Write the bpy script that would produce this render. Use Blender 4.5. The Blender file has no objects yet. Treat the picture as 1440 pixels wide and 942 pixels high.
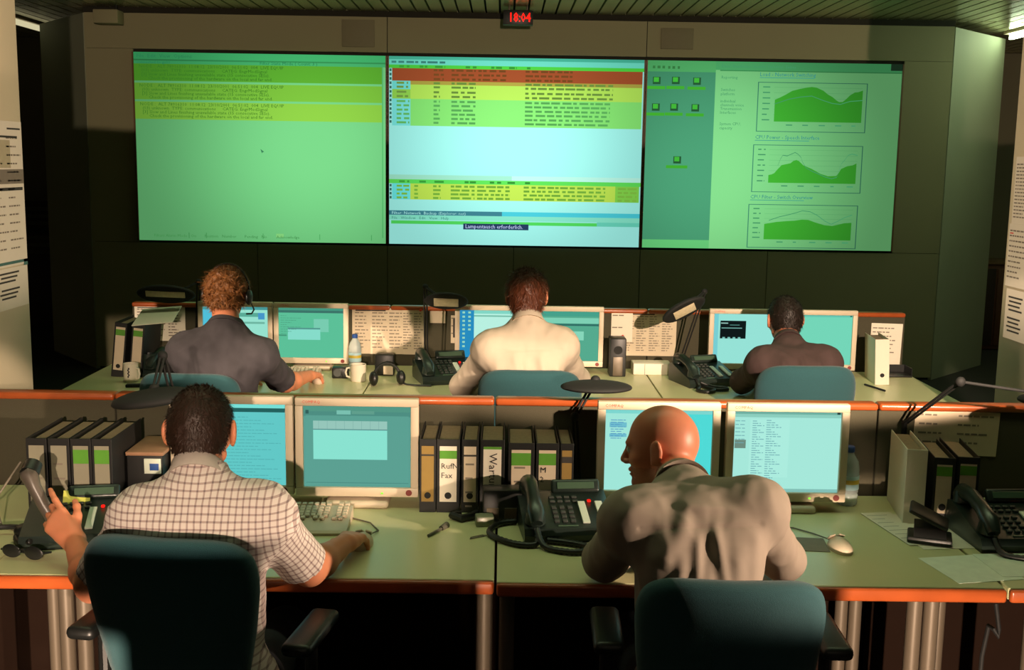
import bpy, bmesh, math, random
import numpy as np
from mathutils import Vector, Matrix, Euler, noise
random.seed(7)
rng = np.random.default_rng(7)
PI = math.pi
S = bpy.context.scene
COL = S.collection

# ------------------------------------------------------------------ camera
cam_data = bpy.data.cameras.new('camera')
cam = bpy.data.objects.new('camera', cam_data)
COL.objects.link(cam)
S.camera = cam
F = 1600.0
cam_data.sensor_width = 36.0
cam_data.lens = F * 36.0 / 1440.0
pitch = math.atan(242.0 / F); roll = 0.0155; yaw = 0.009
fw = Vector((math.sin(yaw) * math.cos(pitch), math.cos(yaw) * math.cos(pitch), -math.sin(pitch)))
r0 = Vector((math.cos(yaw), -math.sin(yaw), 0)); u0 = r0.cross(fw)
rt = r0 * math.cos(roll) + u0 * math.sin(roll)
up = u0 * math.cos(roll) - r0 * math.sin(roll)
M = Matrix((rt, up, -fw)).transposed().to_4x4()
M.translation = Vector((0, 0, 1.81))
cam.matrix_world = M
cam_data.clip_start = 0.05

# ------------------------------------------------------------------ light
w = bpy.data.worlds.new('world'); S.world = w; w.use_nodes = True
w.node_tree.nodes['Background'].inputs[0].default_value = (0.9, 0.85, 0.45, 1)
w.node_tree.nodes['Background'].inputs[1].default_value = 0.012
vs = S.view_settings
vs.view_transform = 'Standard'; vs.look = 'None'; vs.exposure = 0.0; vs.gamma = 1.0
vs.use_curve_mapping = False

def spot(name, loc, yaw_deg, slope_lo, slope_hi, half_w_deg, power, color, blend=0.15, radius=0.03):
    """Flood with an oval beam: it fills the slopes slope_lo..slope_hi and half_w_deg to each side of its heading."""
    d = bpy.data.lights.new(name, 'SPOT')
    a0, a1 = math.atan(slope_lo), math.atan(slope_hi); mid, hv = (a0 + a1) / 2, (a1 - a0) / 2
    d.energy = power; d.color = color; d.spot_size = 2 * math.radians(half_w_deg); d.spot_blend = blend
    d.shadow_soft_size = radius
    o = bpy.data.objects.new(name, d); COL.objects.link(o)
    y_ = math.radians(yaw_deg)
    dirv = Vector((math.sin(y_) * math.cos(mid), math.cos(y_) * math.cos(mid), math.sin(mid)))
    o.location = loc; o.rotation_euler = dirv.to_track_quat('-Z', 'Y').to_euler()
    o.scale = (1.0, math.tan(hv) / math.tan(math.radians(half_w_deg)), 1.0)
    return o
WARM = (1.0, 0.74, 0.54)
spot('work_light_spot', (0.10, -2.4, 2.10), -14, -0.33, -0.128, 25, 1350, WARM)
spot('side_light_spot', (3.4, 1.5, 1.50), -66, -0.28, -0.05, 9, 900, WARM, 0.3)
spot('side_light_spot', (1.68, 1.2, 2.00), -12, -0.410, -0.165, 29, 1300, WARM, 0.2)
spot('side_light_spot', (-3.1, 1.5, 2.00), 27, -0.31, -0.165, 15, 900, WARM, 0.25)
spot('low_light_spot', (0.05, -3.6, 0.45), 0, -0.10, 0.050, 26, 4800, WARM, 0.06)
spot('wall_light_spot', (0.6, -3.0, 2.2), -2, -0.020, 0.090, 30, 1400, WARM, 0.06)
spot('pier_fill_spot', (3.0, 0.7, 1.95), -53, -0.14, 0.22, 7, 1000, WARM, 0.5)  # narrow beam added to brighten the left pier
spot('pier_fill_spot', (-3.0, 0.7, 1.95), 53.5, -0.14, 0.22, 7, 1000, WARM, 0.5)  # matching beam added to brighten the right pier
def overhead_light(name, loc, sx, sy, power, color, spread=120):
    d = bpy.data.lights.new(name, 'AREA'); d.shape = 'RECTANGLE'; d.size = sx; d.size_y = sy; d.energy = power; d.color = color; d.spread = math.radians(spread)
    o = bpy.data.objects.new(name, d); COL.objects.link(o); o.location = loc; return o
OVER = (0.80, 1.0, 0.55)
overhead_light('overhead_light', (0, -2.2, 3.0), 4.0, 0.25, 22, (1.0, 0.82, 0.6), 150)  # weak warm fill, added to lift the chairs and under-desk panels
overhead_light('overhead_light', (0, 3.3, 3.0), 4.0, 0.25, 7.5, OVER, 100)
overhead_light('overhead_light', (0, 5.6, 3.0), 4.0, 0.25, 7.5, OVER, 100)

# ------------------------------------------------------------------ helpers
def lin(c):
    r = []
    for v in c:
        v = v / 255.0
        r.append(v / 12.92 if v <= 0.04045 else ((v + 0.055) / 1.055) ** 2.4)
    return (*r, 1.0)

MATS = {}
def pm(name, col, rough=0.6, metal=0.0, var=0.12, scale=30.0, bump=0.0, bscale=200.0, spec=0.5, sss=0.0, sheen=0.0):
    """Principled material with a procedural tone variation and optional fine bump."""
    if name in MATS: return MATS[name]
    m = bpy.data.materials.new(name); m.use_nodes = True
    nt = m.node_tree; b = nt.nodes['Principled BSDF']
    c = lin(col)
    tc = nt.nodes.new('ShaderNodeTexCoord')
    nz = nt.nodes.new('ShaderNodeTexNoise'); nz.inputs['Scale'].default_value = scale; nz.inputs['Detail'].default_value = 4
    nt.links.new(tc.outputs['Object'], nz.inputs['Vector'])
    mx = nt.nodes.new('ShaderNodeMix'); mx.data_type = 'RGBA'
    mx.inputs['A'].default_value = (*[v * (1 - var) for v in c[:3]], 1)
    mx.inputs['B'].default_value = (*[min(1, v * (1 + var)) for v in c[:3]], 1)
    nt.links.new(nz.outputs['Fac'], mx.inputs['Factor'])
    nt.links.new(mx.outputs['Result'], b.inputs['Base Color'])
    b.inputs['Roughness'].default_value = rough; b.inputs['Metallic'].default_value = metal
    b.inputs['Specular IOR Level'].default_value = spec
    if sheen: b.inputs['Sheen Weight'].default_value = sheen
    if sss:
        b.inputs['Subsurface Weight'].default_value = sss
        b.inputs['Subsurface Radius'].default_value = (1.0, 0.3, 0.15)
        b.inputs['Subsurface Scale'].default_value = 0.012
    if bump:
        n2 = nt.nodes.new('ShaderNodeTexNoise'); n2.inputs['Scale'].default_value = bscale; n2.inputs['Detail'].default_value = 3
        nt.links.new(tc.outputs['Object'], n2.inputs['Vector'])
        bp = nt.nodes.new('ShaderNodeBump'); bp.inputs['Strength'].default_value = bump; bp.inputs['Distance'].default_value = 0.004
        nt.links.new(n2.outputs['Fac'], bp.inputs['Height']); nt.links.new(bp.outputs['Normal'], b.inputs['Normal'])
    MATS[name] = m
    return m

def em(col, strength=1.0, W=0.0, H=0.0, cx=0.0, cz=0.0, edge=0.5, reach=0.6):
    """Emissive screen colour; W,H: falls off from the projector's bright spot (cx,cz) in the screen's own space."""
    key = ('em', col, strength, W, cx, cz, edge, reach)
    if key in MATS: return MATS[key]
    m = bpy.data.materials.new('screen_light'); m.use_nodes = True
    nt = m.node_tree; nt.nodes.clear()
    out = nt.nodes.new('ShaderNodeOutputMaterial'); e = nt.nodes.new('ShaderNodeEmission')
    e.inputs['Color'].default_value = lin(col); e.inputs['Strength'].default_value = strength
    if W:
        tc = nt.nodes.new('ShaderNodeTexCoord'); mp = nt.nodes.new('ShaderNodeMapping')
        mp.inputs['Location'].default_value = (-cx / W, 0, -cz / W); mp.inputs['Scale'].default_value = (1 / W, 1 / W, 1 / W)
        ln = nt.nodes.new('ShaderNodeVectorMath'); ln.operation = 'LENGTH'
        mr = nt.nodes.new('ShaderNodeMapRange'); mr.interpolation_type = 'SMOOTHSTEP'
        mr.inputs['From Min'].default_value = 0.05; mr.inputs['From Max'].default_value = reach
        mr.inputs['To Min'].default_value = strength; mr.inputs['To Max'].default_value = strength * edge
        nt.links.new(tc.outputs['Object'], mp.inputs['Vector']); nt.links.new(mp.outputs['Vector'], ln.inputs[0])
        nt.links.new(ln.outputs['Value'], mr.inputs['Value']); nt.links.new(mr.outputs['Result'], e.inputs['Strength'])
    nt.links.new(e.outputs['Emission'], out.inputs['Surface'])
    MATS[key] = m
    return m

class MB:
    """Collects shapes into one mesh."""
    def __init__(s): s.v = []; s.f = []; s.m = []; s.mats = []
    def mi(s, mat):
        if mat not in s.mats: s.mats.append(mat)
        return s.mats.index(mat)
    def add(s, vs_, fs, mat):
        o = len(s.v); k = s.mi(mat)
        s.v += [tuple(v) for v in vs_]
        for f in fs: s.f.append(tuple(i + o for i in f)); s.m.append(k)
    def box(s, c, size, mat, rot=None):
        x, y, z = [d / 2 for d in size]
        vs_ = [Vector((a * x, b * y, d * z)) for a in (-1, 1) for b in (-1, 1) for d in (-1, 1)]
        if rot is not None:
            R = Euler(rot).to_matrix() if not isinstance(rot, Matrix) else rot
            vs_ = [R @ v for v in vs_]
        vs_ = [v + Vector(c) for v in vs_]
        s.add(vs_, [(0, 1, 3, 2), (4, 6, 7, 5), (0, 4, 5, 1), (2, 3, 7, 6), (0, 2, 6, 4), (1, 5, 7, 3)], mat)
        return s
    def rbox(s, c, size, mat, r=0.005, seg=2, rot=None):
        bm = bmesh.new(); bmesh.ops.create_cube(bm, size=1.0)
        for v in bm.verts: v.co = Vector((v.co.x * size[0], v.co.y * size[1], v.co.z * size[2]))
        r = min(r, 0.49 * min(size))
        bmesh.ops.bevel(bm, geom=bm.edges[:], offset=r, segments=seg, profile=0.5, affect='EDGES')
        if rot is not None: bmesh.ops.transform(bm, matrix=Euler(rot).to_matrix().to_4x4(), verts=bm.verts)
        bm.verts.index_update()
        s.add([v.co + Vector(c) for v in bm.verts], [[v.index for v in f.verts] for f in bm.faces], mat)
        bm.free(); return s
    def tube(s, pts, r, mat, n=8, caps=True):
        pts = [Vector(p) for p in pts]; rs = r if isinstance(r, (list, tuple)) else [r] * len(pts)
        vs_ = []; fs = []; a = None
        for i, p in enumerate(pts):
            d = (pts[min(i + 1, len(pts) - 1)] - pts[max(i - 1, 0)]).normalized()
            if a is None:
                a = d.orthogonal().normalized()
            else:
                a = (a - d * a.dot(d)).normalized()
            b = d.cross(a)
            for k in range(n):
                t = 2 * PI * k / n
                vs_.append(p + (a * math.cos(t) + b * math.sin(t)) * rs[i])
        for i in range(len(pts) - 1):
            for k in range(n):
                fs.append((i * n + k, i * n + (k + 1) % n, (i + 1) * n + (k + 1) % n, (i + 1) * n + k))
        if caps:
            fs.append(tuple(range(n - 1, -1, -1))); fs.append(tuple((len(pts) - 1) * n + k for k in range(n)))
        s.add(vs_, fs, mat); return s
    def cyl(s, p0, p1, r0_, mat, r1=None, n=20):
        return s.tube([p0, p1], [r0_, r0_ if r1 is None else r1], mat, n)
    def lathe(s, prof, mat, n=28, c=(0, 0, 0)):
        vs_ = []; fs = []
        for (r, z) in prof:
            for k in range(n):
                t = 2 * PI * k / n
                vs_.append((c[0] + r * math.cos(t), c[1] + r * math.sin(t), c[2] + z))
        for i in range(len(prof) - 1):
            for k in range(n):
                fs.append((i * n + k, i * n + (k + 1) % n, (i + 1) * n + (k + 1) % n, (i + 1) * n + k))
        fs.append(tuple(range(n - 1, -1, -1))); fs.append(tuple((len(prof) - 1) * n + k for k in range(n)))
        s.add(vs_, fs, mat); return s
    def prism_x(s, prof, x0, x1, mat):
        """Extrude a (y,z) outline along x."""
        n = len(prof)
        vs_ = [(x0, y, z) for y, z in prof] + [(x1, y, z) for y, z in prof]
        fs = [tuple(range(n - 1, -1, -1)), tuple(range(n, 2 * n))]
        fs = [tuple(range(n)), tuple(range(2 * n - 1, n - 1, -1))]
        for i in range(n): j = (i + 1) % n; fs.append((j, i, n + i, n + j))
        s.add(vs_, fs, mat); return s
    def prism_z(s, prof, z0, z1, mat):
        n = len(prof)
        vs_ = [(x, y, z0) for x, y in prof] + [(x, y, z1) for x, y in prof]
        fs = [tuple(range(n - 1, -1, -1)), tuple(range(n, 2 * n))]
        for i in range(n): j = (i + 1) % n; fs.append((i, j, n + j, n + i))
        s.add(vs_, fs, mat); return s
    def ell(s, c, r, mat, rot=None, nu=24, nv=14):
        R = Euler(rot).to_matrix() if rot is not None else Matrix.Identity(3)
        vs_ = []; fs = []
        for i in range(nv + 1):
            a = PI * i / nv
            for k in range(nu):
                t = 2 * PI * k / nu
                vs_.append(R @ Vector((r[0] * math.sin(a) * math.cos(t), r[1] * math.sin(a) * math.sin(t), r[2] * math.cos(a))) + Vector(c))
        for i in range(nv):
            for k in range(nu):
                fs.append((i * nu + k, (i + 1) * nu + k, (i + 1) * nu + (k + 1) % nu, i * nu + (k + 1) % nu))
        s.add(vs_, fs, mat); return s
    def rect(s, x0, z0, x1, z1, y, mat):
        """Flat print facing -y."""
        s.add([(x0, y, z0), (x1, y, z0), (x1, y, z1), (x0, y, z1)], [(0, 1, 2, 3)], mat); return s
    def build(s, name, parent=None, smooth=35, loc=None, rot=None):
        me = bpy.data.meshes.new(name)
        me.from_pydata(s.v, [], s.f)
        for m in s.mats: me.materials.append(m)
        me.polygons.foreach_set('material_index', s.m)
        if smooth:
            me.polygons.foreach_set('use_smooth', [True] * len(s.f))
            me.update()
            me.set_sharp_from_angle(angle=math.radians(smooth))
        me.validate(); me.update()
        o = bpy.data.objects.new(name, me); COL.objects.link(o)
        if parent: o.parent = parent
        if loc is not None: o.location = loc
        if rot is not None: o.rotation_euler = rot
        return o

def tag(o, label, cat, group=None):
    o['label'] = label; o['category'] = cat
    if group: o['group'] = group
    return o
def thing(name, label, cat, loc=(0, 0, 0), rotz=0.0, group=None, rot=None):
    o = bpy.data.objects.new(name, None); COL.objects.link(o); o.empty_display_size = 0.05
    o.location = loc; o.rotation_euler = rot if rot is not None else (0, 0, rotz)
    return tag(o, label, cat, group)
def struct(o): o['kind'] = 'structure'; return o
def stuff(o): o['kind'] = 'stuff'; return o
def text(body, size, mat, parent, loc, rot=(PI / 2, 0, 0), align='LEFT', name='lettering', extrude=0.0, sx=1.0):
    c = bpy.data.curves.new(name, 'FONT'); c.body = body; c.size = size; c.align_x = align; c.resolution_u = 1
    c.extrude = extrude
    o = bpy.data.objects.new(name, c); COL.objects.link(o)
    me = bpy.data.meshes.new_from_object(o)
    bpy.data.objects.remove(o); bpy.data.curves.remove(c)
    me.materials.clear(); me.materials.append(mat); me.name = name
    o = bpy.data.objects.new(name, me); COL.objects.link(o)
    o.location = loc; o.rotation_euler = rot; o.scale = (sx, 1, 1)
    if parent: o.parent = parent
    return stuff(o)
def copy_tree(o, parent=None):
    c = o.copy(); COL.objects.link(c)
    if parent is not None: c.parent = parent
    for ch in list(o.children): copy_tree(ch, c)
    return c

# ------------------------------------------------------------------ materials
wall_m = pm('wall_paint', (150, 146, 112), 0.75, var=0.05, scale=2.5, bump=0.05, bscale=60)
wing_m = pm('wing_paint', (146, 152, 128), 0.7, var=0.05, scale=3)
dark_wall_m = pm('far_wall_paint', (112, 104, 82), 0.8, var=0.06, scale=2)
floor_m = pm('dark_carpet', (40, 38, 34), 0.95, var=0.3, scale=120, bump=0.3, bscale=400)
slat_m = pm('ceiling_metal', (196, 192, 150), 0.27, metal=0.65, var=0.05, scale=3)
void_m = pm('ceiling_void', (22, 20, 14), 0.9)
joint_m = pm('joint_dark', (40, 38, 28), 0.9)
column_m = pm('column_plaster', (214, 200, 170), 0.85, var=0.05, scale=4, bump=0.1, bscale=150)
fabric_m = pm('partition_fabric', (68, 64, 48), 0.95, var=0.08, scale=90, bump=0.25, bscale=500)
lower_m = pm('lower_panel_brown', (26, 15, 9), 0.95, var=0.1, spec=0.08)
wood_m = pm('wood_edge', (156, 74, 34), 0.28, var=0.25, scale=14)
lam_m = pm('desk_laminate', (206, 204, 156), 0.30, var=0.03, scale=8, spec=0.5)
steel_m = pm('grey_steel_tube', (100, 89, 75), 0.4, metal=0.3, var=0.04)
black_m = pm('black_plastic', (22, 23, 22), 0.42, var=0.15)
blackmat_m = pm('black_matt', (16, 16, 15), 0.75, var=0.2)
keycap_m = pm('phone_key', (58, 62, 58), 0.5)
beige_m = pm('beige_plastic', (202, 186, 162), 0.5, var=0.03)
white_m = pm('white_paper', (226, 218, 200), 0.8, var=0.03)
strip_m = pm('white_label_strip', (214, 222, 206), 0.35, var=0.03)
ink_m = pm('print_ink', (58, 54, 50), 0.8)
greyink_m = pm('print_grey', (128, 118, 104), 0.8)
teal_m = pm('chair_teal_fabric', (36, 80, 86), 0.92, var=0.18, scale=260, bump=0.35, bscale=700, sheen=0.15)
cover_m = pm('binder_black', (17, 16, 15), 0.6, var=0.3, scale=200)
page_m = pm('binder_pages', (140, 118, 94), 0.9, var=0.25, scale=80)
green_m = pm('label_green', (86, 150, 42), 0.7)
skin_m = pm('skin', (206, 132, 96), 0.5, var=0.06, scale=40, sss=0.12, spec=0.4)
skin2_m = pm('skin_ruddy', (196, 122, 92), 0.45, var=0.08, scale=30, sss=0.12, spec=0.45)
stubble_m = pm('stubble_skin', (172, 106, 80), 0.6, var=0.2, scale=300, sss=0.05)
chrome_m = pm('dull_chrome', (180, 170, 155), 0.3, metal=0.9)
glass_cup_m = pm('mug_ceramic', (214, 206, 186), 0.35, var=0.02)
red_led = em((255, 30, 20), 1.6)
green_led = em((140, 255, 60), 1.3)

# ------------------------------------------------------------------ structure
YW = 9.70; ZC = 3.03
struct(MB().box((0, 6, -0.05), (16, 22, 0.1), floor_m).build('floor', smooth=0))
# back wall: built-out screen housing with angled cheeks
wb = MB(); wb.box((0.12, YW + 0.35, ZC / 2), (7.22, 0.66, ZC), joint_m)
wall_back = struct(wb.build('wall_back', smooth=0))
edges_lo = [-3.49, -2.09, -0.985, 0.09, 1.17, 2.26, 3.73]
for rowz in ((0.02, 1.095), (2.70, 2.985)):
    xs = edges_lo if rowz[0] < 1 else [-3.49, -0.985, 1.17, 3.73]
    for a, b in zip(xs[:-1], xs[1:]):
        MB().box(((a + b) / 2, YW + 0.01, sum(rowz) / 2), (b - a - 0.006, 0.02, rowz[1] - rowz[0]), wall_m).build('panel', wall_back, smooth=0)
for a, b in ((-3.49, -3.092), (3.325, 3.73)):
    MB().box(((a + b) / 2, YW + 0.01, 1.8985), (b - a - 0.004, 0.02, 1.598), wall_m).build('panel', wall_back, smooth=0)
MB().box((0.12, YW + 0.012, 3.01), (7.22, 0.02, 0.045), joint_m).build('shadow_gap', wall_back, smooth=0)
# cheeks receding on both sides
def cheek(name, p0, p1, mat):
    (x0, y0), (x1, y1) = p0, p1
    d = Vector((x1 - x0, y1 - y0)).normalized(); n = Vector((-d.y, d.x)) * 0.08
    if n.y < 0: n = -n
    mb = MB().prism_z([(x0, y0), (x1, y1), (x1 + n.x, y1 + n.y), (x0 + n.x, y0 + n.y)][::(1 if (d.x * n.y - d.y * n.x) > 0 else -1)], 0, ZC - 0.05, mat)
    o = struct(mb.build(name, smooth=0))
    return o
cheek('wall_cheek_left', (-3.495, YW), (-4.20, 10.57), wing_m)
cheek('wall_cheek_right', (3.735, YW), (4.50, 10.50), wing_m)
struct(MB().box((0, 12.3, ZC / 2), (16, 0.1, ZC), dark_wall_m).build('wall_far', smooth=0))
# ceiling of metal strips running towards the screens
ceil = struct(MB().box((0, 5.5, ZC + 0.09), (16, 18, 0.1), void_m).build('ceiling', smooth=0))
sl_a = MB(); pitch_s = 0.1145; ws = 0.098
sl_a.box((0, 0, 0.006), (ws, 13.4, 0.012), slat_m)
sl_a.box((-ws / 2 + 0.002, 0, 0.02), (0.004, 13.4, 0.02), slat_m).box((ws / 2 - 0.002, 0, 0.02), (0.004, 13.4, 0.02), slat_m)
proto = sl_a.build('slat', ceil, smooth=0); proto.location = (-5.72, 2.98, ZC)
sl_b = MB(); sl_b.box((0, 0, 0.006), (ws, 2.5, 0.012), slat_m)
sl_b.box((-ws / 2 + 0.002, 0, 0.02), (0.004, 2.5, 0.02), slat_m).box((ws / 2 - 0.002, 0, 0.02), (0.004, 2.5, 0.02), slat_m)
proto2 = sl_b.build('slat', ceil, smooth=0); proto2.location = (-5.72, 10.97, ZC)
for i in range(1, 101):
    x = -5.72 + i * pitch_s
    c = proto.copy(); COL.objects.link(c); c.location.x = x
    c = proto2.copy(); COL.objects.link(c); c.location.x = x
# light strips on the ceiling beyond the cheeks
strip_em = em((235, 225, 180), 0.75); strip_em2 = em((225, 250, 205), 26.0)
for nm, x, y, ln, e, lab in (('ceiling_light', -4.36, 10.9, 2.4, strip_em, 'slim lit ceiling strip beyond the dark left cheek wall'), ('ceiling_light', 4.48, 8.2, 4.4, strip_em2, 'slim bright ceiling strip beyond the right cheek wall')):
    t = thing(nm, lab, 'light', (x, y, ZC - 0.012), 0, 'ceiling light strips')
    MB().box((0, 0, 0), (0.09, ln, 0.022), beige_m).build('housing', t)
    MB().box((0, 0, -0.035), (0.03, ln - 0.1, 0.045), e).build('tube', t)
# wall piers at the picture's sides, running away from the camera
for nm, x0, x1 in (('wall_pier_left', -2.25, -1.925), ('wall_pier_right', 2.045, 2.37)):
    struct(MB().rbox(((x0 + x1) / 2, 4.22, ZC / 2), (x1 - x0, 0.80, ZC - 0.002), column_m, 0.010, 2).build(nm))
struct(MB().box((-6.0, 5, ZC / 2), (0.1, 18, ZC), dark_wall_m).build('wall_left', smooth=0))
struct(MB().box((6.0, 5, ZC / 2), (0.1, 18, ZC), dark_wall_m).build('wall_right', smooth=0))
struct(MB().box((0, -4.0, ZC / 2), (16, 0.1, ZC), dark_wall_m).build('wall_rear', smooth=0))

# ------------------------------------------------------------------ projection screens
SCR_Y = YW - 0.02
def display(name, parent, W, H, items, loc=(0, 0, 0), hot=None, layer=0.0012, strength=1.0, rot=None):
    """Flat lit picture: items are (u0, v0, u1, v1, colour) from the top-left corner, later ones on top; or ('poly', pts, colour)."""
    mb = MB(); y = 0.0
    for k, it in enumerate(items):
        col = it[-1]
        mat = em(col, strength, *((W, H) + hot if hot else ()))
        yy = -layer * (0 if k == 0 else 1 if it[0] != 'poly' and k < 60 and len(it) == 5 else 2)
        if k: yy -= layer * min(k, 40) * 0.05
        if it[0] == 'poly':
            pts = [((u - 0.5) * W, yy, (0.5 - v) * H) for u, v in it[1]]
            mb.add(pts, [tuple(range(len(pts)))], mat)
        else:
            u0, v0, u1, v1, _ = it
            mb.rect((u0 - 0.5) * W, (0.5 - v1) * H, (u1 - 0.5) * W, (0.5 - v0) * H, yy, mat)
    return mb.build(name, parent, smooth=0, loc=loc, rot=rot)
def scribble(parent, W, H, rows, mat, y, name='small_print', seed=1, word=(0.012, 0.04), thick=0.011):
    """Rows of unreadably small text: (u0, u1, v) each."""
    r = random.Random(seed); mb = MB()
    for u0, u1, v in rows:
        u = u0
        while u < u1:
            ww = min(r.uniform(*word), u1 - u)
            mb.rect((u - 0.5) * W, (0.5 - v - thick / 2) * H, (u + ww - 0.5) * W, (0.5 - v + thick / 2) * H, y, mat)
            u += ww + r.uniform(0.004, 0.012)
    return stuff(mb.build(name, parent, smooth=0))

frame_m = pm('screen_frame_brown', (120, 84, 54), 0.45, var=0.05)
def screen_thing(x0, x1, label, dark_edges):
    W, H = x1 - x0, 1.555
    t = thing('projection_screen', label, 'screen', ((x0 + x1) / 2, SCR_Y, 1.893))
    b = MB(); b.box((0, 0.015, 0), (W, 0.022, H), blackmat_m); b.build('back_plate', t, smooth=0)
    for sx in (-1, 1): MB().box((sx * (W / 2 + 0.006), 0.006, 0), (0.012, 0.04, H), frame_m).build('edge_profile', t, smooth=0)
    return t, W, H
# left: alarm list on green
t1, W1, H1 = screen_thing(-3.082, -0.996, 'left projection screen, green with three yellow-green text blocks along its top', True)
G = (118, 208, 132)
items = [(0, 0, 1, 1, G), (0, 0, 1, 0.036, (70, 186, 112)), (0, 0.036, 1, 0.044, (58, 152, 88)), (0, 0.044, 1, 0.060, (74, 184, 112)),
         (0.0, 0.060, 0.985, 0.149, (94, 176, 50)), (0.0, 0.160, 0.985, 0.247, (124, 194, 62)), (0.0, 0.258, 0.985, 0.350, (140, 204, 70)), (0.985, 0.06, 0.99, 0.97, (92, 190, 112)),
         (0.555, 0.955, 0.585, 0.975, (140, 220, 130))]
for u in (0.20, 0.27, 0.50, 0.73, 0.94): items.append((u, 0.955, u + 0.003, 0.985, (84, 176, 100)))
hotL = (0.45, 0.02, 0.40, 0.78)
display('picture', t1, W1, H1, items, (0, -0.001, 0), hotL, strength=1.15)
tg = em((58, 124, 40), 0.8); tg2 = em((44, 130, 84), 0.8)
def stext(t, W, H, u, v, body, size, mat, sx=1.0, align='LEFT'):
    return text(body, size, mat, t, ((u - 0.5) * W, -0.008, (0.5 - v) * H), sx=sx, align=align)
stext(t1, W1, H1, 0.012, 0.028, 'File  Edit  View  Options', 0.042, tg2, 1.1)
stext(t1, W1, H1, 0.012, 0.059, 'connected to gs01', 0.034, tg2, 1.1)
stext(t1, W1, H1, 0.50, 0.057, 'Filter State Mode ( Count: 3 )', 0.036, tg2, 1.1)
for v in (0.060, 0.160, 0.258):
    for k, ln in enumerate(('NODE :  ALT 78916310  11:08:12  23/10/2001  06:51:02  004  LIVE EQUIP', '(03) unknown  TYPE: communications     CATEG: EngrModSignal', '[3] Slow and Lines finishing unavailable state (15 consecutive SESs).', '     Check the provisioning of the hardware on the local and far end.')):
        stext(t1, W1, H1, 0.02 + (0.01 if k else 0), v + 0.021 + k * 0.0205, ln, 0.037, tg, 1.06)
stext(t1, W1, H1, 0.06, 0.98, 'Filters Alarm Mode   On       Position   Number       Pending   No        Acknowledge', 0.034, em((70, 150, 80), 0.8), 1.05)
# faint pointer
display('pointer', t1, W1, H1, [('poly', [(0.497, 0.50), (0.512, 0.515), (0.505, 0.518), (0.503, 0.524)], (60, 130, 90))], (0, -0.006, 0))
# middle: event table on cyan-white
t2, W2, H2 = screen_thing(-0.968, 1.152, 'middle projection screen, cyan-white with a red band and green table rows', True)
hotM = (0.0, 0.08, 0.55, 0.62)
C0 = (164, 246, 236)
items = [(0, 0, 1, 1, C0), (0, 0, 1, 0.016, (74, 186, 156)), (0, 0.016, 1, 0.044, (112, 226, 200)), (0.0, 0.044, 1, 0.062, (82, 214, 70)),
         (0.012, 0.062, 0.995, 0.128, (164, 82, 46)), (0.084, 0.128, 0.995, 0.147, (176, 164, 70)), (0.012, 0.128, 0.084, 0.172, (116, 228, 216)), (0.084, 0.147, 0.995, 0.222, (182, 232, 92)),
         (0.012, 0.172, 0.084, 0.222, (150, 216, 84)), (0.084, 0.222, 0.995, 0.364, (136, 230, 116)), (0.012, 0.222, 0.084, 0.364, (124, 230, 222)),
         (0.0, 0.625, 0.487, 0.650, (160, 230, 202)), (0.487, 0.625, 1, 0.650, (186, 246, 228)), (0.0, 0.650, 1, 0.672, (96, 222, 90)), (0.012, 0.672, 0.084, 0.758, (108, 232, 226)), (0.084, 0.672, 0.995, 0.758, (190, 228, 84)),
         (0.90, 0.672, 0.995, 0.758, (132, 212, 76)), (0, 0.818, 1, 0.842, (76, 206, 220)), (0, 0.818, 0.45, 0.842, (64, 132, 146)), (0, 0.842, 1, 0.868, (136, 232, 204)), (0.008, 0.872, 0.83, 0.890, (84, 220, 96)), (0.83, 0.868, 1, 0.890, (108, 216, 190)),
         (0.296, 0.884, 0.557, 0.916, (40, 62, 96))]
display('picture', t2, W2, H2, items, (0, -0.001, 0), hotM, strength=1.28)
dk = em((118, 160, 70), 0.8); dr = em((132, 82, 40), 0.8); dw = em((200, 216, 255), 1.0); dt = em((60, 130, 120), 0.9)
scribble(t2, W2, H2, [(0.01, 0.22, 0.03)], dt, -0.008, seed=3)
scribble(t2, W2, H2, [(u0, u1, v) for v in (0.071, 0.094, 0.117) for u0, u1 in ((0.175, 0.215), (0.245, 0.34), (0.35, 0.46), (0.535, 0.72))], dr, -0.008, seed=4, word=(0.01, 0.03))
scribble(t2, W2, H2, [(u0, u1, v) for v in (0.139, 0.160, 0.186, 0.209) for u0, u1 in ((0.03, 0.075), (0.175, 0.20), (0.245, 0.34), (0.535, 0.88))], dk, -0.008, seed=5)
scribble(t2, W2, H2, [(u0, u1, v) for v in (0.235, 0.257, 0.28, 0.302, 0.325, 0.347) for u0, u1 in ((0.03, 0.08), (0.175, 0.20), (0.245, 0.34), (0.535, 0.87))], em((100, 186, 98), 0.85), -0.008, seed=6)
scribble(t2, W2, H2, [(u0, u1, v) for v in (0.685, 0.706, 0.727, 0.748) for u0, u1 in ((0.03, 0.08), (0.10, 0.115), (0.175, 0.205), (0.245, 0.34), (0.35, 0.455), (0.462, 0.48), (0.535, 0.86), (0.91, 0.985))], em((124, 186, 66), 0.85), -0.008, seed=7)
scribble(t2, W2, H2, [(u0, u1, v) for v in (0.053, 0.661) for u0, u1 in ((0.04, 0.08), (0.12, 0.15), (0.18, 0.22), (0.30, 0.345), (0.40, 0.445), (0.47, 0.5), (0.54, 0.56))], em((60, 160, 60), 0.9), -0.008, seed=8)
ic = MB()
for k in range(13):
    v = 0.072 + k * 0.0226
    ic.rect((0.002 - 0.5) * W2, (0.5 - v - 0.007) * H2, (0.010 - 0.5) * W2, (0.5 - v + 0.007) * H2, -0.006, em((56, 110, 96), 0.8))
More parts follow.
